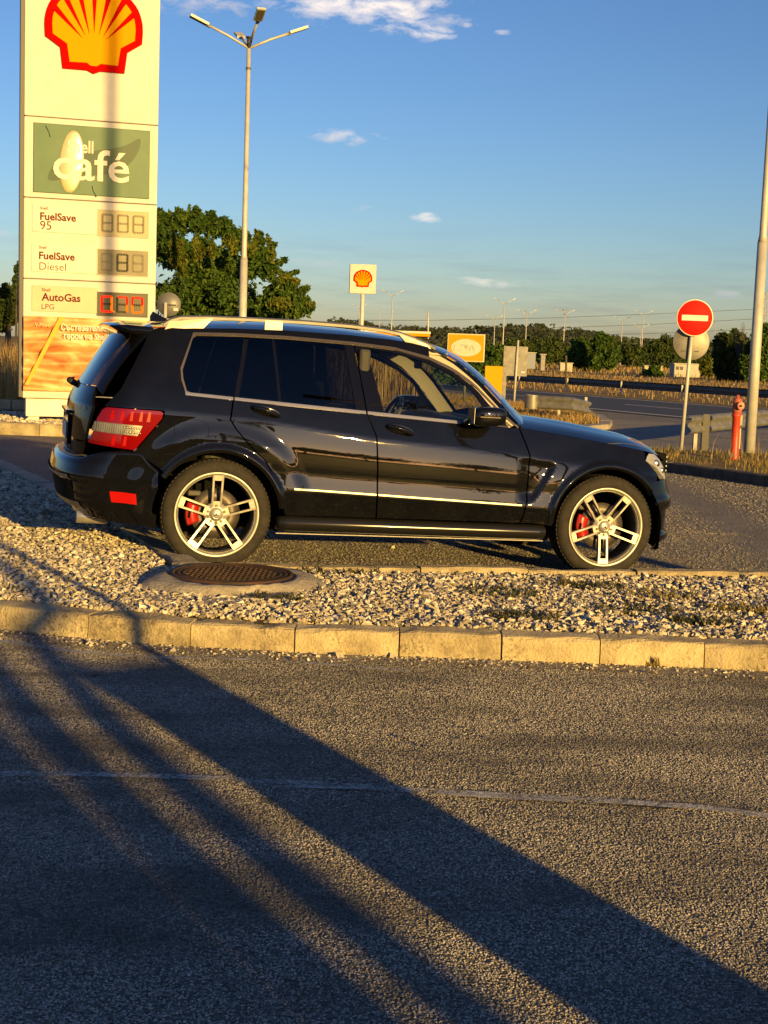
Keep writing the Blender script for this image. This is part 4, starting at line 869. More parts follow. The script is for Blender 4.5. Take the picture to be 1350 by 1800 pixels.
def fb_point(s, v):
    k = abs(s - .5) * 2; q = 1 - k; zt = np.interp(q, [0, .12, .25, .5, 1], [.655, .69, .70, .72, .73]); zb = np.interp(q, [0, .2, 1], [.215, .20, .19]); z = zb + (zt - zb) * v
    xf = float(np.interp(z, XF_Z, XF_X)); zz = max(z, .2); w = float(side_profile(xf - LXF * .7, zz)) + .003
    t = (.16 + .84 * q) * math.pi / 2; x = xf - LXF + LXF * math.sin(t) ** (2 / NC); y = -w * math.cos(t) ** (2 / NC) if t < math.pi / 2 - 1e-6 else 0
    x0 = 2.755 + (math.sqrt(max(0, .425 ** 2 - (z - .36) ** 2)) if z > .36 else .425)
    return (max(x, x0), y if s <= .5 else -y, z)
ns, nv = 60, 26; vs = [fb_point(i / ns, j / nv) for i in range(ns + 1) for j in range(nv + 1)]
fb = MB().add(vs, [(i * (nv + 1) + j, (i + 1) * (nv + 1) + j, (i + 1) * (nv + 1) + j + 1, i * (nv + 1) + j + 1) for i in range(ns) for j in range(nv)], True).build('front_bumper', M_PAINT, car)
gr = MB()
for i in range(4): gr.box((3.40, -.40, .735 + i * .034), (3.435, .40, .752 + i * .034), .004)
gr.build('grille_bar', M_CHROME, car); MB().box((3.30, -.44, .70), (3.405, .44, .875)).build('grille_back', M_VOID, car)
# sill running board
pr = [(.78, .372), (.895, .366), (.938, .345), (.946, .315), (.925, .283), (.885, .262), (.78, .256)]
for s in (1, -1):
    vs = []; fs = []; st = [(.405, .86, .30), (.425, .97, .09), (.47, 1.0, 0), (1.2, 1.0, 0), (1.9, 1.0, 0), (2.24, 1.0, 0), (2.29, .985, .04), (2.305, .93, .14)]
    for x, sc, dr_ in st:
        for y, z in pr: vs.append((x, -s * (.78 + (y - .78) * sc * (1 - dr_)), (z - .31) * (1 - dr_ * .8) + .31 - .008 * (x - .4) / 1.9))
    k = len(pr)
    for i in range(len(st) - 1):
        for j in range(k): fs.append((i * k + j, i * k + (j + 1) % k, (i + 1) * k + (j + 1) % k, (i + 1) * k + j))
    fs += [tuple(range(k)), tuple((len(st) - 1) * k + j for j in range(k))]
    MB().add(vs, fs, True).build('running_board', mat('satin_black_sill', (.012, .012, .012), .22, 0, .5, coat=.3), car)
    MB().box((.40, -s * .86 - .02, .243), (2.30, -s * .86 + .02, .252), .003).build('sill_strip', M_ALU, car)
# door handles
for xh, zh in ((.292, 1.052), (1.212, .975)):
    for s in (1, -1):
        y = float(half_w(np.array(xh), np.array(zh)))
        h = empty('door_handle', (xh, -s * y, zh)); h.parent = car
        bm = bmesh.new(); bmesh.ops.create_uvsphere(bm, u_segments=20, v_segments=10, radius=1.0)
        for v in bm.verts: v.co = Vector((v.co.x * .105 , -s * (.002 + v.co.y * .006), v.co.z * (.040 + .008 * v.co.x) - .20 * v.co.x * .105))
        MB().from_bm(bm, True).build('handle_cup', M_TRIM, h)
        n = 12; MB().tube([(-.095 + .19 * i / n, -s * (.008 + .030 * math.sin(math.pi * min(1, max(0, (i / n)))) ** .5), .022 - .052 * (i / n) + .010 * math.sin(math.pi * i / n)) for i in range(n + 1)], [.008 + .010 * math.sin(math.pi * i / n) ** .6 for i in range(n + 1)], 10, flat=(.7, 1.1)).build('grip', M_PAINT, h)
# mirrors
for s in (1, -1):
    mr_ = empty('door_mirror', (1.795, -s * .985, 1.098)); mr_.parent = car
    bm = bmesh.new(); bmesh.ops.create_uvsphere(bm, u_segments=28, v_segments=18, radius=1.0)
    for v in bm.verts:
        p = v.co; e = .52; f_ = lambda c, a: math.copysign(abs(c) ** e, c) * a
        tp = 1.0 - .18 * max(0, p.x); v.co = Vector((f_(p.x, .118) , f_(p.y, .085), f_(p.z, .066) * tp + .010 * p.x))
    MB().from_bm(bm, True).build('mirror_housing', M_PAINT, mr_)
    MB().tube([(-.075, s * .02, -.03), (-.09, s * .10, -.05)], [.04, .05], 12, flat=(1.2, .5)).build('mirror_arm', M_TRIM, mr_)
    MB().box((-.085, -s * .086 - .003, -.006), (.06, -s * .086 + .003, .002), .002).build('indicator_strip', mat('smoked_lens', (.10, .09, .07), .2), mr_)
    MB().box((-.1205, -.07, -.052), (-.1175, .07, .055), .001).build('mirror_glass', M_CHROME, mr_)
# wheels
def wheel(xc, s, phase, front):
    w = empty('wheel', (xc, -s * .90, .36)); w.parent = car; sg = -s          # outer face towards sg*y
    q = lambda pr_: [(r * (1.03 if .2 < r < .2755 else 1.0), h * s) for r, h in pr_]      # h>0 is inwards
    ty = MB().lathe(q([(.270, .012), (.274, .004), (.290, .0), (.315, -.004), (.338, .004), (.352, .020), (.3585, .036), (.360, .06), (.360, .19), (.357, .215), (.335, .245), (.29, .25), (.262, .235)]), 64, 'y').build('tyre', M_TYRE, w)
    g = MB()
    for k in range(72):                                                       # shoulder blocks
        t = 2 * math.pi * k / 72; bm = bmesh.new(); bmesh.ops.create_cube(bm, size=1.0)
        for v in bm.verts: v.co = Matrix.Rotation(t, 4, 'Y') @ Vector((v.co.x * .022, s * (.052 + v.co.y * .045), .3595 + v.co.z * .006))
        g.from_bm(bm)
    g.build('tread_block', M_TYRE, ty)
    MB().lathe(q([(.272, .004), (.274, -.001), (.268, -.004), (.258, -.002), (.250, .010), (.243, .05), (.240, .20), (.262, .235)]), 64, 'y').build('rim', M_RIM, w)
    MB().lathe(q([(.2495, .012), (.2425, .05), (.2395, .198), (.2375, .198), (.2395, .05), (.246, .012)]), 48, 'y', close=True).build('rim_barrel', M_RIM_D, w)
    for k in range(5):
        a = phase + 2 * math.pi * k / 5; m = MB()
        def pt(rr, tt, h):
            rr = rr * (1.03 if rr > .2 else 1.0)
            return ((rr * math.cos(a) - tt * math.sin(a)), h * s, (rr * math.sin(a) + tt * math.cos(a)))
        for e in (-1, 1):
            st = [(.045, .0280, .034), (.085, .0280, .026), (.15, .0288, .014), (.21, .0298, .006), (.250, .0308, .000)]; vs = []
            for r_, c_, h_ in st:
                wd = np.interp(r_, [.045, .1, .25], [.0088, .0072, .0080]) 
                for t_, dh in ((-wd, .006), (-wd * .8, 0), (wd * .8, 0), (wd, .006), (wd * .9, .034), (-wd * .9, .034)): vs.append(pt(r_, e * c_ + t_, h_ + dh))
            fs = []
            for i in range(len(st) - 1):
                for j in range(6): fs.append((i * 6 + j, i * 6 + (j + 1) % 6, (i + 1) * 6 + (j + 1) % 6, (i + 1) * 6 + j))
            fs += [(0, 1, 2, 3, 4, 5), tuple(24 + j for j in range(5, -1, -1))]; m.add(vs, fs)
        for (r0, r1, h0) in ((.045, .086, .0285), (.218, .252, .0045)):
            c0, c1 = (.022, .022) if r0 < .1 else (.022, .034)
            m.add([pt(r0, -c0, h0), pt(r0, c0, h0), pt(r1, c1, h0 - .003), pt(r1, -c1, h0 - .003), pt(r0, -c0, h0 + .03), pt(r0, c0, h0 + .03), pt(r1, c1, h0 + .027), pt(r1, -c1, h0 + .027)], [(0, 1, 2, 3), (4, 7, 6, 5), (0, 4, 5, 1), (1, 5, 6, 2), (2, 6, 7, 3), (3, 7, 4, 0)])
        m.build('spoke', M_RIM, w)
        b_ = a + math.pi / 5
        hx, hz = .057 * math.cos(a), .057 * math.sin(a)
        MB().tube([(hx, s * .030, hz), (hx, s * .018, hz)], [.0105, .0085], 6, smooth=False).build('wheel_bolt', M_BRAKE, w)
    hub = MB().lathe(q([(.0005, .012), (.034, .014), (.038, .018), (.040, .026), (.046, .028), (.078, .034), (.080, .06)]), 32, 'y').build('hub_cap', M_RIM, w)
    st_ = MB()
    for k in range(3):
        a = math.pi / 2 + 2 * math.pi * k / 3; tip = (.024 * math.cos(a), s * .0105, .024 * math.sin(a)); l = (.0045 * math.cos(a + math.pi / 3), s * .0105, .0045 * math.sin(a + math.pi / 3)); r_ = (.0045 * math.cos(a - math.pi / 3), s * .0105, .0045 * math.sin(a - math.pi / 3))
        st_.add([tip, l, r_, (0, s * .0075, 0)], [(0, 1, 3), (0, 3, 2)])
    st_.lathe([(.0255, .0118 * s), (.0275, .0105 * s), (.0295, .0118 * s)], 32, 'y'); st_.build('star_emblem', M_CHROME, hub, fix=False)
    MB().lathe(q([(.06, .085), (.165, .085), (.165, .11), (.06, .11)]), 48, 'y', close=True).build('brake_disc', M_BRAKE, w)
    MB().lathe(q([(.001, .07), (.085, .07), (.085, .12)]), 32, 'y').build('disc_hat', M_BRAKE, w)
    vs = []; fs = []; n = 10; a0 = math.radians(155 if front else 158); a1 = math.radians(212 if front else 205)
    for i in range(n + 1):
        t = a0 + (a1 - a0) * i / n; e = .006 * math.sin(math.pi * i / n)
        for r_, h in ((.115, .062), (.155, .050 - e), (.195, .056), (.205, .09), (.115, .09)): vs.append((r_ * math.cos(t), h * s, r_ * math.sin(t)))
    for i in range(n):
        for j in range(5): fs.append((i * 5 + j, i * 5 + (j + 1) % 5, (i + 1) * 5 + (j + 1) % 5, (i + 1) * 5 + j))
    fs += [(0, 1, 2, 3, 4), tuple(n * 5 + j for j in range(4, -1, -1))]
    cal = MB().add(vs, fs, True).build('brake_caliper', M_CALIPER, w)
    MB().tube([(-.17, s * .040, .02), (-.175, s * .040, -.03)], .006, 6).build('brake_hose', M_VOID, cal)
    MB().box((-.19, s * .06 if s > 0 else s * .10, .11), (-.10, s * .10 if s > 0 else s * .06, .15), .01).build('damper', M_PLAST, w)
    return w
wheel(0.0, 1, math.pi / 2, False); wheel(2.755, 1, -math.pi / 2, True); wheel(0.0, -1, .3, False); wheel(2.755, -1, .9, True)
# wheel wells and floor
for xc in (0.0, 2.755):
    for s in (1, -1):
        vs = []; n = 24
        for i in range(n + 1):
            t = math.radians(-15 + 210 * i / n); vs += [(xc + .428 * math.cos(t), -s * .86, .36 + .428 * math.sin(t)), (xc + .428 * math.cos(t), -s * .56, .36 + .428 * math.sin(t))]
        fs = [(2 * i, 2 * i + 2, 2 * i + 3, 2 * i + 1) for i in range(n)] + [tuple(2 * i + 1 for i in range(n + 1))]
        MB().add(vs, fs, True).build('wheel_well', M_VOID, car)
MB().box((-.80, -.555, .26), (3.25, .555, .40)).box((.45, -.80, .27), (2.28, .80, .40)).build('underbody', M_VOID, car)
MB().box((1.7, -.30, .20), (2.1, -.05, .26), .02).tube([(-.7, -.35, .27), (.4, -.3, .22), (1.6, -.1, .22)], .03, 8).build('exhaust_pipe', M_PLAST, car)
# cabin
MB().add([(-.6, -.80, .60), (2.0, -.80, .60), (2.0, .80, .60), (-.6, .80, .60)], [(0, 1, 2, 3)]).build('cabin_floor', M_INT, car)
dv = []
for x, z in ((1.62, .72), (1.60, .95), (1.64, 1.02), (1.75, 1.055), (2.06, 1.035)):
    for y in (-.78, -.4, 0, .4, .78): dv.append((x - (.02 if abs(y) < .2 else 0), y, z + (.025 if y == .4 and 1.6 < x < 1.8 else 0)))
MB().add(dv, [(i * 5 + j, i * 5 + j + 1, (i + 1) * 5 + j + 1, (i + 1) * 5 + j) for i in range(4) for j in range(4)]).build('dashboard', M_INT, car)
sw = MB(); n = 28; c0 = Vector((1.47, .37, .99)); ax = Vector((-.9, 0, .42)).normalized(); e1 = Vector((0, 1, 0)); e2 = ax.cross(e1)
ring = [c0 + (e1 * math.cos(2 * math.pi * k / n) + e2 * math.sin(2 * math.pi * k / n)) * .185 for k in range(n + 1)]
sw.tube(ring, .016, 8, caps=False); sw.tube([c0, c0 - ax * .25], .04, 8)
for a in (0, math.pi, -math.pi / 2): sw.tube([c0, c0 + (e1 * math.cos(a) + e2 * math.sin(a)) * .18], .016, 6)
sw.build('steering_wheel', mat('grey_steering_rim', (.10, .105, .11), .4), car)
def seat(x, y, wd, hgt, head=True):
    sb = MB(); 
    sb.box((x - .10, y - wd, .62), (x + .42, y + wd, .80), .05)
    bm = bmesh.new(); bmesh.ops.create_cube(bm, size=1.0); bmesh.ops.bevel(bm, geom=bm.edges[:], offset=.18, segments=3, affect='EDGES')
    for v in bm.verts: zz = v.co.z + .5; v.co = Vector((x - .10 - .20 * zz + v.co.x * .15, y + v.co.y * 2 * wd * (1 - .15 * zz), .78 + zz * hgt))
    sb.from_bm(bm, True); st = sb.build('seat', M_INT, car)
    if head:
        bm = bmesh.new(); bmesh.ops.create_cube(bm, size=1.0); bmesh.ops.bevel(bm, geom=bm.edges[:], offset=.25, segments=3, affect='EDGES')
        for v in bm.verts: v.co = Vector((x - .32 + v.co.x * .12, y + v.co.y * .27, .78 + hgt + .11 + v.co.z * .18))
        MB().from_bm(bm, True).tube([(x - .31, y - .06, .76 + hgt), (x - .32, y - .06, .86 + hgt)], .008, 6).tube([(x - .31, y + .06, .76 + hgt), (x - .32, y + .06, .86 + hgt)], .008, 6).build('headrest', M_INT, st)
seat(.98, .38, .25, .55); seat(.90, -.38, .25, .55); seat(.02, .40, .30, .48); seat(.02, -.40, .30, .48)
for s in (1, -1):                                                        # pale lining of the front pillars, belt and grab handle
    pts = [(1.45, 1.515), (1.56, 1.475), (1.66, 1.425), (1.76, 1.35), (1.84, 1.28), (1.97, 1.145), (2.06, 1.05)]; vs = []
    for x, z in pts:
        w = float(half_w(np.array(x), np.array(z))) - .03; vs += [(x - .045, -s * (w - .01), z - .035), (x + .04, -s * (w - .055), z + .005)]
    MB().add(vs, [(2 * i, 2 * i + 2, 2 * i + 3, 2 * i + 1) for i in range(len(pts) - 1)], True).build('pillar_lining', M_BEIGE, car)
    MB().box((.94, -s * .70 - .03, .70), (1.02, -s * .70 + .03, 1.50), .02).build('centre_pillar_lining', M_INT, car)
    MB().add([(.60, -s * .80, .6), (2.0, -s * .80, .6), (2.0, -s * .83, 1.04), (.60, -s * .83, 1.08)], [(0, 1, 2, 3)]).build('door_lining', M_INT, car)
hl_ = []
xs = np.linspace(-.45, 1.42, 14)
for x in xs:
    for k in (-.98, -.6, 0, .6, .98): p = roof_pt(float(x), k); hl_.append((p[0], p[1] * .97, p[2] - .045))
MB().add(hl_, [(i * 5 + j, (i + 1) * 5 + j, (i + 1) * 5 + j + 1, i * 5 + j + 1) for i in range(13) for j in range(4)], True).build('headliner', mat('grey_headliner', (.16, .16, .15), .9), car)
MB().box((1.56, -.11, 1.385), (1.60, .11, 1.455), .015).tube([(1.60, 0, 1.45), (1.66, 0, 1.53)], .012, 6).build('interior_mirror', M_INT, car)
MB().box((1.42, .25, 1.49), (1.60, .60, 1.505), .004).box((1.42, -.60, 1.49), (1.60, -.25, 1.505), .004).build('sun_visor', M_BEIGE, car)
# ------------------------------------------------------------------ shared materials for street things
M_GALV = worn('galvanised_steel', (.21, .21, .20), (.13, .13, .125), 6, .5, metal=.4, bump=.1, bscale=40)
M_POLE = worn('painted_pole_grey', (.44, .44, .42), (.36, .36, .34), 5, .55, metal=.15, bump=.1, bscale=30)
M_SIGNW = worn('white_sign_face', (.50, .50, .48), (.45, .45, .43), 3, .5, bump=.0, spec=.2)
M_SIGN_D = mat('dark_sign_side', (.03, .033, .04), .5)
M_RED = mat('logo_red', (.34, .003, .002), .7, 0, 0.0); M_YEL = mat('logo_yellow', (.52, .24, .004), .7, 0, 0.0)
M_TXT = mat('maroon_lettering', (.085, .007, .004), .6, 0, .2); M_TXT2 = mat('pale_lettering', (.58, .56, .50), .6, 0, .2)
M_GREEN = worn('green_panel', (.040, .105, .066), (.052, .122, .078), 3, .45, bump=0, spec=.25)
M_GREEN_D = mat('dark_green_leaf_print', (.012, .050, .032), .45, 0, .25)
M_LEDBACK = worn('led_window', (.13, .12, .085), (.10, .095, .07), 8, .35, bump=0, spec=.2)
M_LEDOFF = mat('unlit_segment', (.022, .022, .018), .6, 0, .1); M_LEDOFF2 = mat('faded_segment', (.17, .16, .12), .6, 0, .1)
M_LEDR = mat('lit_red_segment', (.08, .002, .001), .6, 0, 0.0, emit=(1, .012, .002), estr=1.0); M_LEDO = mat('lit_orange_segment', (.08, .02, .001), .6, 0, 0.0, emit=(1, .13, .002), estr=1.0)
M_SEAM = mat('panel_seam', (.10, .09, .07), .8)

def shell_shapes(n=28):
    """outline of the scallop badge in units of half its width, and the ribs"""
    arc = [(math.cos(math.pi * k / n), math.sin(math.pi * k / n) ** .92 * .93) for k in range(n + 1)]
    arc = [(x, y * (1 + .012 * math.cos(k * math.pi / 2))) for k, (x, y) in enumerate(arc)]
    outer = [(.985, -.24), (1.0, 0)][1:] + arc[1:-1] + [(-1.0, 0), (-.985, -.24), (-.685, -.44), (-.63, -.86), (-.14, -.86), (0, -.92), (.14, -.86), (.63, -.86), (.685, -.44), (.985, -.24)]
    k = .845; inner = [(.985 * k, -.185)] + [(x * k, y * k + .01) for x, y in arc] + [(-.985 * k, -.185), (-.545, -.36), (-.49, -.72), (-.14, -.71), (-.06, -.765), (.06, -.765), (.14, -.71), (.49, -.72), (.545, -.36)]
    ribs = []
    for a in (24, 46, 68, 90, 112, 134, 156):
        t = math.radians(a); ro = .875 * (1.0 if 40 < a < 140 else 1.0); ex, ey = ro * math.cos(t), ro * math.sin(t) * .95 
        bx, by = .16 * math.cos(t) * 1.6, -.30 + .18 * math.sin(t); L = math.hypot(ex - bx, ey - by); px, pz = -(ey - by) / L, (ex - bx) / L; w = .060
        ribs.append([(bx, by), (ex + px * w, ey + pz * w), (ex - px * w, ey - pz * w)])
    return outer, inner, ribs
def badge(parent, cx, cz, hw_, y0, step):
    outer, inner, ribs = shell_shapes()
    def flat(poly, y, dy): return MB().prism([(cx + x * hw_, cz + z * hw_) for x, z in poly], y - dy, y)
    b = flat(outer, y0, step * 3).build('scallop_badge', M_RED, parent)
    i = flat(inner, y0 - step * 3, step).build('scallop_face', M_YEL, b)
    for r in ribs: flat(r, y0 - step * 4, step).build('scallop_rib', M_RED, b)
    return b
# ------------------------------------------------------------------ price pylon
PY = G(45, 745, .2); PYAW = math.radians(16.0)
pyl = empty('price_pylon', (PY[0], PY[1], .17), PYAW); tag(pyl, 'tall white fuel price pylon with scallop badge, green cafe panel and brown banner', 'price sign')
pe = np.array([math.cos(PYAW), math.sin(PYAW), 0]); pn = np.array([-math.sin(PYAW), math.cos(PYAW), 0]); pb = np.array([PY[0], PY[1], .17])
def face(u, v):
    d = ray(u, v); t = ((pb - cam_pos) @ pn) / (d @ pn); q = cam_pos + d * t - pb; return float(q @ pe), float(q[2])
def fbox(u0, v0, u1, v1): (a, b), (c, d) = face(u0, v0), face(u1, v1); return a, b, c, d
PX0, _ = face(42, 300); PX1, _ = face(277, 300)
zs = [face(42, 700)[1], face(41, 489)[1], face(40.5, 346)[1], face(44, 203)[1], face(44, -120)[1]]
for k in range(4):
    MB().box((PX0, 0, zs[k] + .006), (PX1, .62, zs[k + 1] - .006), .012).build('cabinet_panel', M_SIGNW, pyl)
MB().box((PX0 + .02, .02, zs[0]), (PX1 - .02, .60, zs[4] - .02)).build('core', M_SEAM, pyl)
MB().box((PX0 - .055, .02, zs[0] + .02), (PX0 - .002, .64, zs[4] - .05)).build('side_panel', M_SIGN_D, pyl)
zb_ = face(50, 732)[1]
MB().box((PX0 + .05, .06, zb_), (PX1 - .05, .56, zs[0] - .004), .008).build('plinth', worn('plinth_cream', (.66, .64, .56), (.56, .54, .47), 3, .5, bump=.05), pyl)
for x in (PX0 + .09, PX1 - .25): MB().box((x, .10, -.25), (x + .16, .5, zb_ + .01)).build('leg', M_SIGNW, pyl)
hwid = (face(251, 55)[0] - face(78, 50)[0]) / 2; bx = (face(251, 55)[0] + face(78, 50)[0]) / 2; bz = face(165, 50)[1]
badge(pyl, bx, bz, hwid, -.002, .010)
a, b, c, d = *face(59, 215), *face(262, 350)
green = MB().box((a, -.022, d), (c, .004, b), .006).build('cafe_panel', M_GREEN, pyl)
W_, H_ = c - a, b - d
lf = [(a + W_ * x, d + H_ * z) for x, z in ((.10, .13), (.16, .42), (.34, .60), (.62, .68), (.80, .76), (.93, .92), (.90, .66), (.80, .44), (.62, .30), (.36, .28))]
MB().prism(smooth_poly(lf, 2), -.0245, -.0225).build('leaf_print', M_GREEN_D, green)
t = lettering('cafe_lettering', 'caf\u00e9', .62, (a + W_ * .155, -.0375, d + H_ * .22), (math.pi / 2, 0, 0), M_TXT2, green, 'LEFT', .008)
t.scale = (W_ * .655 / max(.01, t.dimensions.x), 1.05, 1)
t = lettering('small_lettering', 'Shell', .26, (a + W_ * .285, -.0375, d + H_ * .61), (math.pi / 2, 0, 0), M_TXT2, green, 'LEFT', .004)
t.scale = (W_ * .22 / max(.01, t.dimensions.x), 1, 1)
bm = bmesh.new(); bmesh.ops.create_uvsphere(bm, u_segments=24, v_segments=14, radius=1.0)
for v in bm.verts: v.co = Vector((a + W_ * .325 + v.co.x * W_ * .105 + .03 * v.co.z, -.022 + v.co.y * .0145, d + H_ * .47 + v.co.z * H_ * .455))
MB().from_bm(bm, True).build('glare_bulge', mat('painted_glare_cream', (.34, .32, .15), .25, 0, .6, coat=.8), green)  # pale ellipse: the sun's glare on the panel, painted into its colour
for x0, z0, sgn in ((.14, .80, 1), (.50, .14, -1)):
    MB().tube([(a + W_ * (x0 - .04 * sgn), -.026, d + H_ * (z0 + .16 * sgn)), (a + W_ * (x0 - .01 * sgn), -.026, d + H_ * (z0 + .07 * sgn)), (a + W_ * x0, -.026, d + H_ * z0)], .006, 6).build('stem_print', M_GREEN_D, green)
def price_row(u0, v0, u1, v1, lu0, lv0, lu1, lv1, lines, digits, cream):
    a, b, c, d = *face(u0, v0), *face(u1, v1)
    row = MB().box((a, -.014, d), (c, .004, b), .004).build('price_panel', cream, pyl)
    for txt, size, u, v, bold in lines:
        x, z = face(u, v); lettering('price_lettering', txt, size, (x, -.0165, z), (math.pi / 2, 0, 0), M_TXT, row, 'LEFT', bold)
    a, b, c, d = *face(lu0, lv0), *face(lu1, lv1)
    win = MB().box((a, -.020, d), (c, .004, b), .004).build('led_window', mat('dark_led_window', (.045, .040, .030), .4, 0, .2) if digits[1] == 2 else M_LEDBACK if digits[1] else mat('faded_led_window', (.30, .27, .17), .4, 0, .2), pyl)
    fr_ = MB(); e = .012
    for q in ((a - e, d - e, c + e, d), (a - e, b, c + e, b + e), (a - e, d, a, b), (c, d, c + e, b)): fr_.box((q[0], -.024, q[1]), (q[2], -.002, q[3]))
    fr_.build('window_bezel', M_SIGN_D if digits[1] == 2 else mat('grey_bezel', (.35, .33, .27), .5), win)
    SEG = {'0': 'abcdef', '7': 'abc', '8': 'abcdefg', ' ': '', '1': 'bc', '3': 'abcdg', '4': 'bcfg'}
    w, h = (c - a), (b - d); dw, dh = w * .20, h * .66
    for k, ch in enumerate(digits[0]):
        x0 = a + w * (.08 + .31 * k); z0 = d + h * .17; mid = z0 + dh / 2; th = .030
        segs = {'a': (x0, z0 + dh, x0 + dw, z0 + dh), 'g': (x0, mid, x0 + dw, mid), 'd': (x0, z0, x0 + dw, z0), 'f': (x0, mid, x0, z0 + dh), 'b': (x0 + dw, mid, x0 + dw, z0 + dh), 'e': (x0, z0, x0, mid), 'c': (x0 + dw, z0, x0 + dw, mid)}
        dg = {}
        for s_, (sx0, sz0, sx1, sz1) in segs.items():
            lit = s_ in SEG[ch]; mk = (M_LEDO if s_ in ('bc' if k == 0 else 'cde') else M_LEDR) if (lit and digits[1] == 2) else (M_LEDOFF if (digits[1] == 1 and k == 1) or digits[1] == 2 else M_LEDOFF2)
            n = 6; m = dg.setdefault(mk.name, (mk, MB()))[1]
            for i in range(n):
                for j in (-.5, .5):
                    q = (i + .5) / n; px_ = sx0 + (sx1 - sx0) * q + (j * th * .5 if sx0 == sx1 else 0); pz_ = sz0 + (sz1 - sz0) * q + (j * th * .5 if sz0 == sz1 else 0)
                    m.box((px_ - .009, -.0235, pz_ - .009), (px_ + .009, -.0195, pz_ + .009))
        for mk, m in dg.values(): m.build('digit', mk, win)
    if digits[1] == 2:
        x0 = a + w * .325; MB().box((x0 - .012, -.0235, d + h * .14), (x0 + .012, -.0195, d + h * .21)).build('decimal_point', M_LEDO, win)
M_CREAM = worn('cream_panel', (.54, .52, .47), (.50, .48, .43), 4, .4, bump=0, spec=.2); M_CREAM2 = worn('tan_panel', (.46, .385, .29), (.42, .35, .26), 4, .4, bump=0, spec=.2)
price_row(57, 359, 171, 413, 173, 369, 260, 418, [('Shell', .062, 70, 368, .001), ('FuelSave', .155, 69.5, 386, .0045), ('95', .185, 69.5, 403, .0)], ('888', 0), M_CREAM)
price_row(56, 430, 170, 482, 172, 438, 259, 486, [('Shell', .062, 68, 437, .001), ('FuelSave', .155, 67.5, 455, .0045), ('Diesel', .165, 67.5, 474, -.001)], ('888', 1), M_CREAM)
price_row(56, 501, 171, 551, 172, 514, 258, 557, [('Shell', .070, 73, 512, .001), ('AutoGas', .160, 73.5, 528, .0045), ('LPG', .115, 72, 543, 0)], ('070', 2), M_CREAM2)
# banner, wrinkled cloth
a, b, c, d = face(41.5, 555)[0], face(41.5, 555)[1], PX1 - .01, face(40, 686)[1]; nx, nz = 60, 70; vs = []; fs = []
for i in range(nx + 1):
    for j in range(nz + 1):
        x = a + (c - a) * i / nx; z = d + (b - d) * j / nz; fx = i / nx; fz = j / nz
        wv = .055 * math.sin(30 * fz + 5.0 * fx + 2.2 * math.sin(3 * fx + 4 * fz)) * (.25 + .75 * (1 - fz)) * (.35 + math.sin(math.pi * min(1, fx * 1.3 + .15))) + .008 * math.sin(61 * fz - 9 * fx) * (1 - fx * .5)
        vs.append((x, -.062 - max(-.045, wv) * (math.sin(math.pi * min(max(fz, 0.0), 1)) ** .35), z))
for i in range(nx):
    for j in range(nz): fs.append((i * (nz + 1) + j, (i + 1) * (nz + 1) + j, (i + 1) * (nz + 1) + j + 1, i * (nz + 1) + j + 1))
def banner_mat():
    m = mat('printed_banner', (.5, .2, .06), .45, 0, .3); t = m.node_tree; bb = t.nodes['Principled BSDF']; tcn = N(t, 'ShaderNodeTexCoord'); mp = N(t, 'ShaderNodeMapping'); mp.inputs['Scale'].default_value = (1.2, 1, 2.6); t.links.new(tcn.outputs['Object'], mp.inputs[0])
    f = noise(t, mp.outputs[0], 1.6, 4, .55, .6); cr = N(t, 'ShaderNodeValToRGB'); e = cr.color_ramp.elements; e[0].position = .32; e[0].color = (.28, .09, .03, 1); e[1].position = .72; e[1].color = (.66, .52, .34, 1); q = e.new(.46); q.color = (.50, .22, .075, 1); q = e.new(.57); q.color = (.58, .34, .14, 1)
    t.links.new(f, cr.inputs[0]); t.links.new(cr.outputs[0], bb.inputs['Base Color']); return m
ban = MB().add(vs, fs, True).build('banner', banner_mat(), pyl, fix=False)
p0, p1 = face(108, 557), face(46, 676)
MB().add([(p0[0] - .035, -.128, p0[1]), (p0[0] + .035, -.128, p0[1]), (p1[0] + .03, -.128, p1[1]), (p1[0] - .03, -.128, p1[1])], [(0, 1, 2, 3)]).build('yellow_stripe', mat('banner_yellow', (.60, .30, .008), .6), ban)
for txt, size, u, v, bold in (('\u0421\u044a\u0441\u0442\u0435\u0437\u0430\u0442\u0435\u043b\u043d\u0438', .130, 106, 580, .003), ('\u0433\u0435\u0440\u043e\u0438 \u043d\u0430 Shell', .128, 111, 595, .003), ('V-Power', .085, 61, 574, .0)):
    x, z = face(u, v); lettering('banner_lettering', txt, size, (x, -.131, z), (math.pi / 2, 0, 0), M_TXT2 if bold else mat('faint_banner_lettering', (.70, .42, .22), .5), ban, 'LEFT', bold, .80)

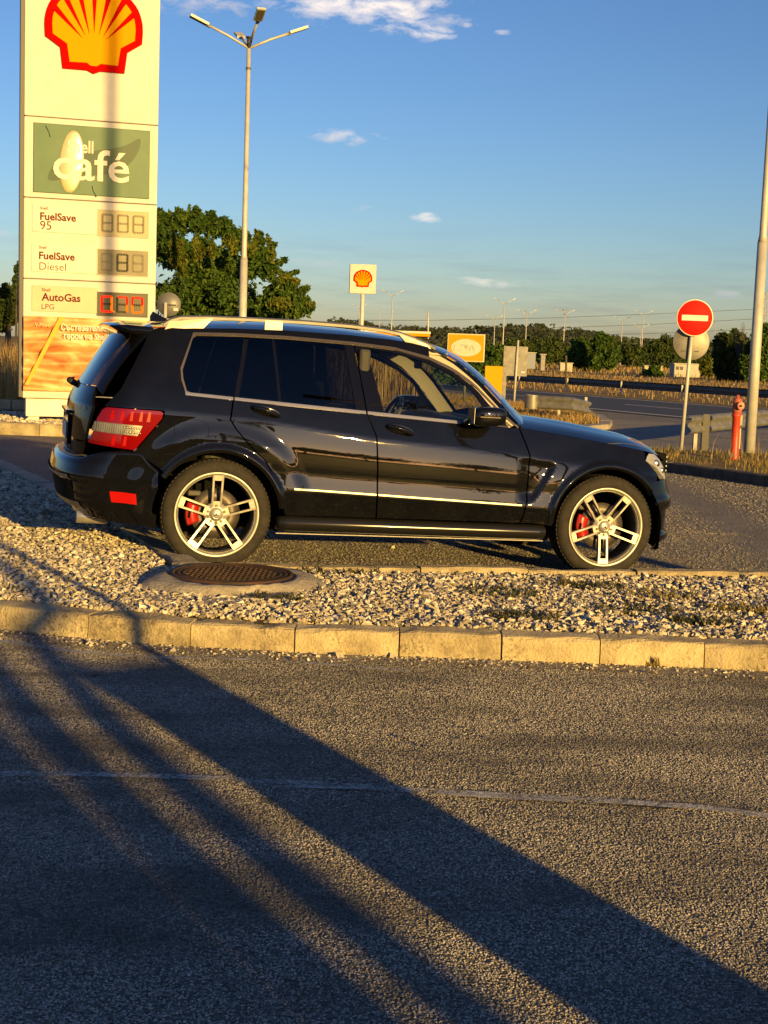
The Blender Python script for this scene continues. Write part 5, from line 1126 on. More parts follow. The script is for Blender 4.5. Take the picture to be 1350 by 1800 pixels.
# ------------------------------------------------------------------ street lamps
def lamp_post(name, base, h, arms, label, group, yaw=0.0, r=.10, arm_len=1.14, rise=.46, lod=0):
    t = empty(name, base, yaw); tag(t, label, 'street lamp', group); ns = 16 if lod == 0 else 6
    low = h * .40
    MB().tube([(0, 0, -.15), (0, 0, low)], [r, r * .88], ns).tube([(0, 0, low), (0, 0, low + .12), (0, 0, h)], [r * .88, r * .66, r * .46], ns).build('pole', M_POLE, t)
    if lod == 0:
        MB().tube([(0, 0, h - .60), (0, 0, h - .54)], r * .62, 12).build('clamp', M_GALV, t); MB().tube([(0, 0, h - .02), (0, 0, h + .22)], r * .5, 10).tube([(0, 0, h + .22), (0, 0, h + .25)], r * .85, 10).build('photocell', M_SIGN_D, t)
    for a in arms:
        c, s = math.cos(a), math.sin(a); sl_ = rise / arm_len
        am = MB().tube([(0, 0, h - .05), (c * arm_len * .5, s * arm_len * .5, h + rise * .5), (c * arm_len, s * arm_len, h + rise)], r * .30, 8 if lod == 0 else 5).build('arm', M_POLE, t)
        L, wd, th = .52, .115, .045; e1 = Vector((c, s, sl_)).normalized(); e2 = Vector((-s, c, 0)); e3 = e1.cross(e2); o0 = Vector((c * (arm_len - .04), s * (arm_len - .04), h + rise - .02))
        def hb(l0, l1, w_, t0, t1): return [tuple(o0 + e1 * l + e2 * q + e3 * z) for l in (l0, l1) for q in (-w_, w_) for z in (t0, t1)]
        F6 = [(0, 1, 3, 2), (4, 6, 7, 5), (0, 4, 5, 1), (2, 3, 7, 6), (1, 5, 7, 3), (0, 2, 6, 4)]
        hd = MB().add(hb(.0, L, wd, -th * .4, th), F6).build('lamp_head', M_POLE, t)
        if lod == 0: MB().add(hb(.06, L - .04, wd * .8, -th * .55, -th * .42), F6).build('lens', M_LEDBACK, hd); MB().add(hb(-.06, .06, .045, -th * .9, th * .6), F6).build('knuckle', M_SIGN_D, am)
    return t
pp = P(430.5, 300, 39.0); fz = P(437, 85, 39.0)[2]
lamp_post('street_lamp', (pp[0] + .03, 39.0, .05), fz, [math.radians(a) for a in (8, 98, 188, 278)], 'tall grey lamp post with four arms right of the price pylon', 'street lamps', yaw=math.radians(9), r=.115)
far_l = [(690, 520, 206, 9.0, 2, 'two-armed lamp post just right of the small scallop sign'), (668, 542, 480, 9.0, 2, 'smallest two-armed lamp post beside the small scallop sign'), (632, 541, 320, 9.0, 2, 'faint lamp post behind the pole of the small scallop sign'),
         (887, 534, 205, 9.0, 2, 'tallest two-armed lamp post above the grey back of a sign'), (870, 562, 262, 9.0, 2, 'shorter lamp post left of the tall one above the oval yellow sign'), (926, 553, 232, 9.0, 3, 'three-armed lamp post right of the grey sign back'),
         (993, 553, 232, 9.0, 4, 'four-armed lamp post over the tiny white cabin'), (1094, 564, 250, 9.0, 2, 'two-armed lamp post left of a pair near the no entry sign'), (1131, 554, 246, 9.4, 2, 'front lamp post of the pair left of the no entry sign'), (1127, 577, 285, 9.0, 2, 'rear leaning lamp post of the pair left of the no entry sign'), (1257, 573, 270, 9.0, 1, 'lamp post seen edge-on right of the no entry sign')]
for (u, v, Y, hgt, na, lab) in far_l:
    tip = P(u, v, Y); z0 = tip[2] - hgt; ar = {1: (80,), 2: (5, 178), 3: (5, 95, 178), 4: (5, 70, 178, 250)}[na]
    lamp_post('street_lamp', (tip[0], Y, z0), hgt, [math.radians(a) for a in ar], lab, 'street lamps', r=.13, arm_len=1.15, rise=.60, lod=1)
pb_ = P(1310, 800, 23.3); top = P(1352, 160, pb_[1])
lamp_post('street_lamp', (pb_[0] + .06, pb_[1], .0), 8.6, [math.radians(a) for a in (10, 190)], 'near grey lamp post at the right edge beside the red hydrant', 'street lamps', r=.092)

# ------------------------------------------------------------------ verge on the right, its kerb and grass
def edge_pts(n, t0, t1, step): k = int(abs(t1 - t0) / step); return [np.array(hw(n, t0 + (t1 - t0) * i / k)) for i in range(k + 1)]
V0 = 12.75; VZ = -.075
verge = [hw(V0 + .1, -6), hw(V0 + .1, 17.2), hw(13.4, 18.1), hw(14.4, 18.5), hw(15.3, 18.0), hw(15.8, 17.0), hw(15.9, 8), hw(16.5, -6)]
o = sheet('verge', verge, VZ + .14, M_DRY); tag(o, kind='structure')
vk = empty('verge_kerb'); tag(vk, kind='structure')
pts = edge_pts(V0, -6, 17.2, 1.0) + [np.array(hw(13.3, 18.2)), np.array(hw(14.4, 18.6)), np.array(hw(15.4, 18.1)), np.array(hw(15.95, 17.0))]
for i in range(len(pts) - 1):
    d = (pts[i + 1] - pts[i]) / np.linalg.norm(pts[i + 1] - pts[i]); kerb_stone('kerb_stone', pts[i], pts[i + 1], [(0, -.1), (0, .135), (.02, .15), (.12, .15), (.12, -.1)], M_CONC_D, vk, np.array([d[1], -d[0]]) if i < len(edge_pts(V0, -6, 17.2, 1.0)) - 1 else np.array([d[1], -d[0]]), z0=VZ, seed=300 + i)
px, py = scatter(verge, 65000); pz = np.full(len(px), VZ + .13)
patch = np.sin(px * 2.3 + py) * np.sin(py * 1.9 - px) ; keep = rng.random(len(px)) < np.clip(.55 + .6 * patch, .12, 1); px, py, pz = px[keep], py[keep], pz[keep]
k2 = px < 9; o = blades('verge_grass', np.stack([px, py, pz], 1)[k2], .11, .011, M_GRASS); tag(o, 'short half dry yellow green grass on the verge by the hydrant', 'grass', kind='stuff')
px, py = scatter([hw(13.6, 6), hw(13.6, 16.5), hw(15.9, 16.5), hw(15.9, 6)], 900); o = blades('tall_verge_grass', np.stack([px, py, np.full(len(px), VZ + .13)], 1), .42, .009, M_GRASS_DRY, lean=.5); tag(o, 'tall thin dry grass stems on the verge', 'grass', kind='stuff')

# no entry sign with a second plate turned away
b0 = G(1196, 793, VZ + .14); ns_ = empty('no_entry_sign', tuple(b0)); tag(ns_, 'round red no entry sign on a leaning grey post', 'road sign')
tp = P(1221, 535, b0[1]) - b0; base_top = np.array([tp[0], 0, tp[2]])
MB().tube([(0, 0, -.2), (base_top[0] * .5, 0, base_top[2] * .5), tuple(base_top * 1.01)], .030, 12).build('post', M_POLE, ns_)
dc = P(1220, 559, b0[1]) - b0; rr = .292; tilt = math.radians(4)
def disc(cx, cy, cz, r, th, y_dir=-1, n=48): return MB().lathe([(.0005, 0), (r - .006, 0), (r, .004), (r, th), (.0005, th)], n, 'y', (cx, cy, cz))
plate = disc(dc[0], -.062, dc[2], rr, .012).build('sign_plate', M_TXT2, ns_)
disc(dc[0], -.0645, dc[2], rr * .955, .004).build('red_disc', mat('sign_red', (.46, .008, .004), .6, 0, .1), plate)
MB().box((dc[0] - rr * .71, -.069, dc[2] - rr * .15), (dc[0] + rr * .71, -.0655, dc[2] + rr * .15)).build('white_bar', M_TXT2, plate)
d2 = P(1216, 601, b0[1]) - b0; pb2 = disc(d2[0], .036, d2[2], rr, .012).build('sign_back', M_GALV, ns_)
MB().box((d2[0] - .15, .028, d2[2] - .16), (d2[0] - .08, .035, d2[2] - .135)).box((d2[0] + .06, .028, d2[2] - .16), (d2[0] + .13, .035, d2[2] - .135)).build('clamp', M_SIGN_D, pb2)
# hydrant
hb_ = G(1290, 809, VZ + .13); hy = empty('hydrant', tuple(hb_)); hy.scale = (.84, .84, 1.0); tag(hy, 'slim red standpipe hydrant beside the lamp post', 'hydrant'); M_HYD = worn('hydrant_red', (.62, .055, .018), (.42, .035, .015), 9, .45, bump=.1, bscale=60)
MB().lathe([(.0005, -.1), (.085, -.1), (.085, .06), (.074, .08), (.070, .64), (.085, .66), (.085, .70), (.0005, .70)], 24).build('standpipe', M_HYD, hy)
hd_ = MB().lathe([(.0005, .66), (.075, .70), (.086, .74), (.086, .86), (.075, .91), (.05, .93), (.03, .935), (.03, .975), (.0005, .975)], 24).build('head', worn('dull_red', (.40, .10, .06), (.28, .07, .045), 9, .6, bump=.1), hy)
MB().lathe([(.0005, -.15), (.040, -.15), (.062, -.145), (.064, -.09), (.05, -.095), (.05, 0)], 24, 'y', (.03, 0, .82)).build('outlet_cap', mat('faded_red_cap', (.55, .20, .13), .55), hd_)
MB().lathe([(.0005, -.19), (.016, -.19), (.016, -.165)], 8, 'y', (.03, 0, .82)).build('cap_nut', M_SIGN_D, hd_)
MB().box((.05, -.05, .52), (.10, -.01, .68), .006).build('chain_bracket', M_GALV, hy); MB().box((-.088, -.08, .04), (-.03, -.05, .12), .004).build('chipped_patch', M_SIGN_D, hy)

# ------------------------------------------------------------------ guard rails
WP = [(0, -.155), (-.020, -.150), (-.075, -.115), (-.080, -.075), (-.010, -.020), (-.010, .020), (-.080, .075), (-.075, .115), (-.020, .150), (0, .155)]
def guard_rail(name, pts, zc, label, post_step, m, posts=True, cat='guard rail', ends=None, group=None):
    pts = [np.array(p, float) for p in pts]; root = empty(name, (pts[0][0], pts[0][1], 0)); tag(root, label, cat, group); o0 = pts[0]
    dense = []
    for a, b in zip(pts[:-1], pts[1:]):
        n = max(1, int(np.linalg.norm(b - a) / 4.0)); dense += [a + (b - a) * i / n for i in range(n)]
    dense.append(pts[-1]); k = len(WP)
    zz = zc if callable(zc) else (lambda i, n: zc)
    seg = max(1, len(dense) // 6); i0 = 0
    while i0 < len(dense) - 1:
        i1 = min(i0 + seg, len(dense) - 1); vs = []; fs = []
        for i in range(i0, i1 + 1):
            d = dense[min(i + 1, len(dense) - 1)] - dense[max(i - 1, 0)]; d = d / np.linalg.norm(d); nn = np.array([-d[1], d[0]]);
            for dd, h in WP: q = dense[i] - o0 + nn * (dd + (.003 if (i0 // seg) % 2 else 0)); vs.append((q[0], q[1], zz(i, len(dense)) + h))
        for i in range(i1 - i0):
            for j in range(k - 1): fs.append((i * k + j, (i + 1) * k + j, (i + 1) * k + j + 1, i * k + j + 1))
        MB().add(vs, fs, True).build('beam', m, root, fix=False); i0 = i1
    if posts:
        L = 0.6
        for a, b in zip(pts[:-1], pts[1:]):
            seglen = np.linalg.norm(b - a); d = (b - a) / seglen; nn = np.array([-d[1], d[0]])
            while L < seglen:
                q = a + d * L - o0 + nn * .06; MB().box((q[0] - .03, q[1] - .05, -.45), (q[0] + .03, q[1] + .05, (zz(0, 1) if not callable(zc) else zc(0, 1)) + .13)).build('post', M_POSTG, root); L += post_step
            L -= seglen
    return root
M_POSTG = worn('rail_post_steel', (.34, .33, .31), (.24, .23, .21), 6, .55, metal=.4, bump=.1)
M_RAILD = worn('weathered_rail', (.11, .115, .12), (.07, .072, .078), 4, .5, metal=.5, bump=.1)
guard_rail('guard_rail', [hw(35.6, -60), hw(35.6, 25), hw(36.0, 120), hw(37, 260)], .38, 'long dark steel guard rail along the far side of the highway', 4.0, M_RAILD)
a = G(1235, 790, VZ + .1); a2 = a + np.array([2.6, 4.6, 0]); a3 = a + np.array([8, 13, 0])
guard_rail('guard_rail', [a[:2] + np.array([-.55, -.9]) * .8, a[:2], a2[:2], a3[:2]], .46, 'galvanised guard rail with a splayed end behind the no entry sign post', 2.6, M_GALV)
MB().box((a[0] - .06, a[1] - .16, -.3), (a[0] + .06, a[1] - .06, .63), .004).build('post', M_SIGN_D, bpy.data.objects['guard_rail.001']).location = (-bpy.data.objects['guard_rail.001'].location.x, -bpy.data.objects['guard_rail.001'].location.y, 0)
g0 = P(938, 712, 33.2); g1 = P(1004, 713, 32.8); g2 = P(1034, 722, 34.0)
guard_rail('guard_rail', [g0[:2], g1[:2], g2[:2]], lambda i, n: (.42 if n < 2 else (.42 if i < n - 1 else .30)), 'short pale guard rail on the grass nose behind the bonnet', 1.6, M_GALV)
q = P(937, 710, 33.1); e = MB().lathe([(.16, -.16), (.17, 0), (.16, .16)], 16, 'z', (0, 0, 0)).build('rail_end', M_GALV, bpy.data.objects['guard_rail.002']); e.location = (0 - .05, 0, .42)

# ------------------------------------------------------------------ grass fields
def field_z(x): return lot_z(x) + .10
field = [(-90, 20.62), (1.2, 20.62), (2.4, 23), (3.4, 27), (4.3, 30.3), (4.95, 31.6), (5.3, 33.5), (5.55, 37), (5.2, 40), (4.0, 43.6), hw(24.3, 60), hw(24.3, 110), hw(24.3, 300), (-160, 260)]
o = sheet('field', field, 0, M_DRY, grid=6.0, zf=lambda x, y: field_z(x)); tag(o, kind='structure')
fk = empty('field_kerb'); tag(fk, kind='structure')
pts = [np.array((-11.0 + k, 20.45)) for k in range(13)]
for i in range(len(pts) - 1): kerb_stone('kerb_stone', pts[i], pts[i + 1], [(0, -.1), (0, .14), (.02, .16), (.16, .16), (.16, -.1)], M_CONC, fk, np.array([0, 1.]), z0=lot_z(pts[i][0]) + .01, seed=500 + i)
pts = [np.array(p) for p in field[1:10]]
for i in range(len(pts) - 1):
    d = (pts[i + 1] - pts[i]) / np.linalg.norm(pts[i + 1] - pts[i]); kerb_stone('kerb_stone', pts[i], pts[i + 1], [(0, -.1), (0, .10), (.02, .115), (.30, .115), (.30, -.1)], M_CONC_G, fk, np.array([-d[1], d[0]]), z0=lot_z(pts[i][0]), seed=540 + i)
px, py = scatter([(-9, 20.66), (-3.2, 20.66), (-3.2, 24.2), (-9, 24.2)], 9000)
o = stones('far_gravel', np.stack([px, py, np.array([field_z(x) for x in px]) + .01], 1), rng.uniform(.05, .09, len(px)), M_STONE); tag(o, 'pale gravel strip at the foot of the price pylon', 'gravel', kind='stuff')
wall = empty('block_wall', (-9, 24.6, .17)); tag(wall, 'low wall of pale concrete blocks behind the price pylon', 'wall'); M_BLK = worn('pale_block', (.46, .38, .26), (.30, .25, .17), 5, .9, bump=.6, bscale=30, bdist=.01)
for r_ in range(2):
    for k in range(18):
        x = k * .46 + (.2 if r_ else 0); MB().box((x, random.uniform(-.01, .01), r_ * .185 - .1), (x + .445, .25, r_ * .185 + .07), .015).build('block', M_BLK, wall)
px, py = scatter([(-13, 25.2), (-3.0, 25.2), (-2.0, 38), (-16, 38)], 16000); o = blades('tall_dry_grass', np.stack([px, py, np.array([field_z(x) for x in px])], 1), 1.05, .016, M_GRASS_DRY, lean=.3); tag(o, 'tall dry golden grass behind the price pylon', 'grass', kind='stuff')
px, py = scatter([(-3.0, 24), (2.0, 24), (3.8, 30), (4.8, 32), (5.1, 36), (4.6, 40), (2, 46), (-3, 46)], 30000)
o = blades('field_grass', np.stack([px, py, np.array([field_z(x) for x in px])], 1), .17, .016, M_GRASS_DRY, lean=.9); tag(o, 'dry golden grass on the nose between exit road and highway', 'grass', kind='stuff')
px, py = scatter([(-3.0, 36), (1.0, 36), (.8, 47), (-4, 47)], 6000); o = blades('reed_grass', np.stack([px, py, np.array([field_z(x) for x in px])], 1), 1.5, .022, M_GRASS_DRY, lean=.25); tag(o, 'tall pale reeds seen through the car windows', 'grass', kind='stuff')
far_field = [hw(33.4, -150), hw(33.4, 420), hw(260, 420), hw(260, -150)]
o = sheet('far_field', far_field, -.06, M_DRY); tag(o, kind='structure')
px, py = scatter([hw(34, -30), hw(34, 140), hw(75, 140), hw(75, -30)], 80000); o = blades('far_field_grass', np.stack([px, py, np.full(len(px), -.06)], 1), .22, .026, M_GRASS_DRY, lean=1.1); tag(o, 'golden dry grass beyond the highway guard rail', 'grass', kind='stuff')
px, py = scatter([hw(75, -40), hw(75, 240), hw(150, 240), hw(150, -40)], 60000); o = blades('distant_field_grass', np.stack([px, py, np.full(len(px), -.06)], 1), .42, .06, M_GRASS_DRY, lean=1.1); tag(o, 'distant golden dry grass in front of the tree line', 'grass', kind='stuff')
# weeds in the gravel
for k, (u, v, ru, n, mm) in enumerate([(585, 1002, 75, 520, M_MOSS), (480, 1055, 40, 170, M_MOSS), (885, 1046, 60, 240, M_MOSS), (915, 1087, 55, 240, M_MOSS), (1040, 1035, 50, 150, M_MOSS), (1120, 1075, 60, 200, M_MOSS), (1230, 1095, 50, 170, M_MOSS), (1160, 1050, 60, 160, M_GRASS), (1300, 1075, 50, 170, M_GRASS), (975, 1030, 30, 70, M_GRASS)]):
    c0 = G(u, v, .13); r_ = ru * c0[1] / F_PX; a = rng.uniform(0, 2 * math.pi, n); q = np.sqrt(rng.random(n)) * r_; p_ = np.stack([c0[0] + np.cos(a) * q * 1.3, c0[1] + np.sin(a) * q * .8, np.full(n, .125)], 1)
    p_ = p_[in_poly(p_[:, 0], p_[:, 1], inner)]
    o = blades('weed_patch', p_, .045, .012, mm, lean=1.3); tag(o, ['dark green weeds along the edging behind the manhole', 'small green weed at the front right of the manhole', 'flat weeds in mid gravel below the car sill', 'weeds against the front kerb right of centre', 'weeds in gravel just left of the front wheel', 'weeds in gravel below the front wheel', 'weeds by the kerb at right', 'dry weeds behind the kerb under the front bumper', 'dry weeds at the right edge of the gravel', 'small dry weeds near the edging left of the front wheel'][k], 'weeds', kind='stuff')
for k, (u, v) in enumerate([(702, 1149), (250, 1128), (150, 1116), (1148, 1172)]):
    c0 = G(u, v, 0.0); n = 26; p_ = np.stack([c0[0] + rng.normal(0, .02, n), c0[1] + rng.normal(0, .008, n), np.zeros(n)], 1)
    o = blades('kerb_weed', p_, .06, .009, M_GRASS if k in (0, 3) else M_MOSS, lean=1.1); tag(o, ['dry weed sprouting at the kerb foot at mid picture', 'green weed at the kerb joint in the streaked shade', 'dark weed at the leftmost kerb joint', 'small dry weed at the kerb foot at right'][k], 'weed')
for k in range(26):
    u, v = random.uniform(120, 1340), 0; v = front_v(u) + random.choice([3, 5, 8, 12]) if k < 18 else random.uniform(1190, 1330); c0 = G(u, v, .006); s = random.uniform(.012, .03)
    o = leaves_mesh('dry_leaf', np.array([[0, 0, .002]]), np.array([[0, 0, 3.0]]), s * 1.3, mat('dry_leaf_brown', (.10, .06, .03), .8)); o.location = c0; tag(o, 'tiny dark dry leaf lying on the foreground asphalt', 'leaf', 'dry leaves on the asphalt')

# ------------------------------------------------------------------ trees
def tree_px(name, label, Y, cl, n, leaf, m, base_z=None, trunk_r=.15, group=None, cat='tree', depth=.8, aspect=.55):
    clumps = []
    for (u, v, ru, rv) in cl:
        Yk = Y + random.uniform(-.5, .5) * ru * Y / F_PX * depth; p = P(u, v, Yk); clumps.append((p, (ru * Yk / F_PX, ru * Yk / F_PX * .85, rv * Yk / F_PX)))
    ub = np.mean([c[0] for c in cl]); x = P(ub, cl[0][1], Y)[0]; bz = (field_z(x) if Y < 60 else -.1) if base_z is None else base_z
    return tree(name, (x, Y, bz), clumps, n, leaf, m, label, trunk_r, group, cat=cat, aspect=aspect)
oln = [(278, 388), (300, 378), (350, 374), (400, 394), (440, 424), (470, 450), (500, 486), (525, 515), (545, 545)]; spray = []
for k in range(46):
    f_ = random.random() * 7.999; i_ = int(f_); e_ = f_ - i_; u_ = oln[i_][0] * (1 - e_) + oln[i_ + 1][0] * e_; v_ = oln[i_][1] * (1 - e_) + oln[i_ + 1][1] * e_; spray.append((u_ + random.uniform(-10, 6), v_ + random.uniform(-4, 14), random.uniform(3, 9), random.uniform(4, 11)))
tree_px('broadleaf_tree', 'large dense green broadleaf tree behind the price pylon and lamp post', 46, [(330, 525, 62, 50), (400, 530, 66, 50), (470, 542, 44, 30), (300, 445, 36, 38), (358, 460, 46, 42), (418, 475, 40, 34), (290, 405, 22, 28), (318, 397, 16, 26), (345, 396, 20, 24), (372, 400, 22, 26), (402, 412, 16, 28), (415, 425, 25, 25), (445, 455, 20, 32), (470, 478, 22, 20), (495, 500, 20, 14), (512, 522, 22, 12), (525, 543, 22, 12), (500, 550, 40, 20), (440, 560, 60, 30), (340, 575, 80, 30), (460, 430, 8, 16)] + spray + [(450, 420, 6, 8), (458, 412, 5, 6), (474, 440, 7, 7), (480, 432, 5, 6), (492, 462, 8, 6), (500, 458, 5, 5), (508, 484, 8, 6), (520, 479, 6, 4), (516, 500, 10, 6), (530, 512, 8, 5), (540, 507, 5, 4), (536, 530, 9, 5), (548, 540, 7, 4), (282, 378, 8, 14), (312, 380, 7, 14), (345, 378, 8, 12), (372, 384, 8, 12), (398, 396, 9, 12)], 42000, .18, M_LEAF, trunk_r=.25)
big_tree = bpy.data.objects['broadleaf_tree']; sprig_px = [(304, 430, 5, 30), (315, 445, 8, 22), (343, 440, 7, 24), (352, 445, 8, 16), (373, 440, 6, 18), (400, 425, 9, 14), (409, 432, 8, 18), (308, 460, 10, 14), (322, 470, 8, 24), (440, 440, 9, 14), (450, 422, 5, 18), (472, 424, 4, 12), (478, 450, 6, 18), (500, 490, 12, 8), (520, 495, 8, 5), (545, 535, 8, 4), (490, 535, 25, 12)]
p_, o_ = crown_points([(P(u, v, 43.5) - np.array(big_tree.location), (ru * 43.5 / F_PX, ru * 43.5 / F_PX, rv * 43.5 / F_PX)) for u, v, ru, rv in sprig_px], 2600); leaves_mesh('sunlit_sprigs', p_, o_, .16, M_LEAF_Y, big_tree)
tree_px('dark_conifer', 'dark dense tree at the left edge behind the price pylon', 60, [(-5, 550, 40, 40), (25, 540, 22, 35), (8, 520, 18, 18), (30, 520, 8, 14)], 6000, .22, M_LEAF_D)
tree_px('slender_tree', 'slim dark tree top peeping out left of the price pylon', 58, [(30, 478, 4, 16), (28, 500, 7, 14)], 260, .2, M_LEAF_D, trunk_r=.05)
tree_px('bushy_tree', 'green bushy tree behind the oval yellow sign', 62, [(850, 640, 35, 25), (872, 625, 18, 22), (838, 660, 45, 28), (880, 655, 14, 30), (800, 660, 40, 20)], 7000, .2, M_LEAF)
tree_px('hedge_tree', 'leafy tree seen through the front windows of the car', 52, [(700, 655, 60, 22), (760, 655, 50, 20), (650, 650, 60, 25), (590, 650, 60, 30)], 7000, .2, M_LEAF)
mid = [('round_tree', 'left of two round green trees beyond the guard rail', 150, [(1022, 615, 22, 22), (1012, 632, 20, 18), (1032, 640, 20, 18), (1020, 604, 10, 10)], 4500, .42, M_LEAF),
       ('round_tree', 'right of two round green trees beyond the guard rail', 145, [(1062, 610, 22, 22), (1070, 630, 22, 24), (1050, 635, 16, 22), (1068, 598, 10, 10), (1055, 598, 8, 10)], 5200, .42, M_LEAF),
       ('dark_tree', 'dark tree left of the round trees', 190, [(975, 620, 24, 24), (955, 628, 20, 18), (990, 632, 20, 16), (968, 602, 12, 10)], 3600, .5, M_LEAF_D),
       ('dark_tree', 'dark tree right of the round trees', 200, [(1105, 618, 18, 18), (1115, 635, 24, 16), (1095, 610, 10, 10)], 3000, .5, M_LEAF_D),
       ('dark_tree', 'dark broad tree left of the no entry sign', 200, [(1150, 615, 20, 18), (1170, 612, 20, 20), (1160, 635, 34, 16), (1178, 602, 10, 8)], 4200, .5, M_LEAF_D),
       ('dark_tree', 'dark tree behind the no entry sign', 205, [(1205, 622, 22, 20), (1190, 635, 20, 16), (1225, 630, 18, 16)], 3400, .5, M_LEAF_D),
       ('dark_tree', 'tall dark tree between no entry sign and near lamp post', 110, [(1285, 625, 26, 38), (1275, 605, 18, 22), (1300, 660, 30, 30), (1268, 650, 14, 30), (1298, 600, 14, 18)], 7000, .34, M_LEAF_D),
       ('dark_tree', 'dark green tree at the right edge behind the lamp post', 105, [(1345, 610, 30, 34), (1355, 640, 40, 40), (1325, 650, 24, 34), (1340, 585, 14, 14), (1325, 620, 12, 25)], 8000, .34, M_LEAF),
       ('olive_bush', 'low olive bush in dry grass right of the round trees', 120, [(1145, 660, 18, 12), (1150, 650, 10, 10), (1130, 668, 14, 8)], 1500, .34, M_LEAF),
       ('olive_bush', 'rounded olive bush beside the white cabin', 118, [(1243, 642, 10, 16), (1246, 655, 12, 12), (1236, 650, 8, 12)], 1700, .3, M_LEAF_Y),
       ('dark_tree', 'dark tree behind the grey sign back', 230, [(905, 610, 26, 14), (885, 620, 22, 14), (930, 618, 22, 16)], 3400, .55, M_LEAF_D),
       ('dark_tree', 'far tree under the four-armed lamp post', 240, [(940, 612, 20, 14), (955, 606, 12, 10)], 1800, .55, M_LEAF_D)]
for nm, lab, Y, cl, n, lf_, mm in mid: tree_px(nm, lab, Y, cl, n, lf_, mm, base_z=-.15, trunk_r=.2, group='trees beyond the highway')
# bare twigs above the tall dark tree
bt = empty('bare_tree', tuple(P(1300, 660, 108)[:2]) + (-.1,)); tag(bt, 'leafless twiggy tree rising left of the near lamp post', 'tree'); tw = MB(); o0 = P(1300, 660, 108); o0[2] = -.1
for k in range(26):
    u, v = random.uniform(1286, 1312), random.uniform(566, 600); tip = P(u, v, 108) - o0; mid_ = P(1300 + (u - 1300) * .4, 620, 108) - o0; tw.tube([(0, 0, 1.2), tuple(mid_), tuple(tip)], [.04, .025, .008], 4)
tw.tube([(0, 0, -.1), (0, 0, 1.3)], .06, 6).build('twigs', M_BARK, bt)

# ------------------------------------------------------------------ far hills with woods
hv = []; hf = []; us = list(range(380, 1480, 20))
def ridge(u): return float(np.interp(u, [300, 460, 560, 640, 700, 760, 840, 900, 960, 1000, 1060, 1120, 1200, 1400], [600, 574, 562, 570, 578, 582, 580, 576, 575, 582, 592, 600, 606, 612]))
for u in us:
    for k, (Y, f_) in enumerate(((480, 0.0), (620, .55), (760, 1.0), (900, .9))):
        p = P(u, 640, Y); top = P(u, ridge(u) + 5, 760)[2]; hv.append((p[0], Y, -1.0 + (top + 1.0) * f_ + (1.2 * math.sin(u * .05 + k) if 0 < k else 0)))
for i in range(len(us) - 1):
    for k in range(3): hf.append((i * 4 + k, (i + 1) * 4 + k, (i + 1) * 4 + k + 1, i * 4 + k + 1))
o = MB().add(hv, hf, True).build('hill', worn('scrub_hill', (.055, .060, .022), (.16, .12, .05), .012, .95, bump=0, lo=.52, hi=.72)); tag(o, kind='structure')
n = 3000; cu = rng.uniform(400, 1460, n); kk = rng.random(n) ** .7; pts_ = []; outs = []
for u, k in zip(cu, kk):
    if math.sin(u * .045 + 6 * k) + math.sin(u * .013 - 9 * k) + (.5 if u > 860 else -.5) < rng.uniform(-1.2, .3): continue
    Y = 490 + 270 * k; top = P(u, ridge(u) + 5, 760)[2]; z = -1.0 + (top + 1.0) * np.interp(Y, [480, 620, 760], [0, .55, 1.0]); r_ = rng.uniform(1.4, 3.2); x = P(u, 640, Y)[0]; m_ = 26; d = rng.normal(size=(m_, 3)); d /= np.linalg.norm(d, axis=1)[:, None]
    pts_.append(np.array([x, Y, z + r_ * .5]) + d * r_ * rng.uniform(.7, 1.05, (m_, 1)) * np.array([1.15, 1.0, .85])); outs.append(d)
o = leaves_mesh('hillside_wood', np.concatenate(pts_), np.concatenate(outs), 1.5, leaf_mat('hazy_far_leaves', ((.030, .040, .024), (.042, .056, .030), (.060, .074, .036), (.085, .090, .042))), aspect=.8); tag(o, 'distant dark green wood covering the low hill', 'wood', kind='stuff')
for k, (u, v, r_) in enumerate([(600, 566, 7), (648, 571, 5), (783, 577, 4), (838, 576, 5), (848, 578, 5), (896, 574, 5), (945, 573, 5), (955, 575, 5)]):
    tree_px('ridge_tree', ['lone tree on the skyline left of the small scallop sign', 'lone tree on the skyline right of the small scallop sign pole', 'tiny tree on the ridge above the yellow canopy', 'left tree of a pair on the ridge', 'right tree of a pair on the ridge', 'tree on the ridge crest in mid picture', 'left tree of the close pair on the hilltop', 'right tree of the close pair on the hilltop'][k], 758, [(u, v, r_, r_), (u + 3, v + 3, r_ * .8, r_ * .8)], 160, 1.2, M_LEAF_D, base_z=P(u, v + 14, 758)[2], trunk_r=.3, group='trees on the ridge', aspect=.8)

# ------------------------------------------------------------------ signs and buildings in the distance
D = 150.0; a, b = P(616, 464, D), P(660, 518, D)
s1 = empty('brand_sign', (P(636, 560, D)[0], D, 0)); tag(s1, 'small square white sign with orange scallop on a pole beyond the car roof', 'sign'); ox = s1.location.x
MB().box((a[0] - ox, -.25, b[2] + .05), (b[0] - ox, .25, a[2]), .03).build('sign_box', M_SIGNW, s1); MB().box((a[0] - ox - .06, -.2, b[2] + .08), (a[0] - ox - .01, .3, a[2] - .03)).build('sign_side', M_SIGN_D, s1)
MB().tube([(0, 0, -.5), (0, 0, b[2] + .1)], .20, 10).build('pole', M_SIGNW, s1)
M_YEL_keep = M_YEL; badge(s1, (a[0] + b[0]) / 2 - ox, (a[2] + b[2]) / 2 + .05, (b[0] - a[0]) * .36, -.26, .02)
D = 165.0; a, b = P(640, 579, D), P(756, 592, D); cn_ = empty('station_canopy', (a[0], D, 0)); tag(cn_, 'far fuel station canopy with a yellow fascia just above the car roof', 'canopy')
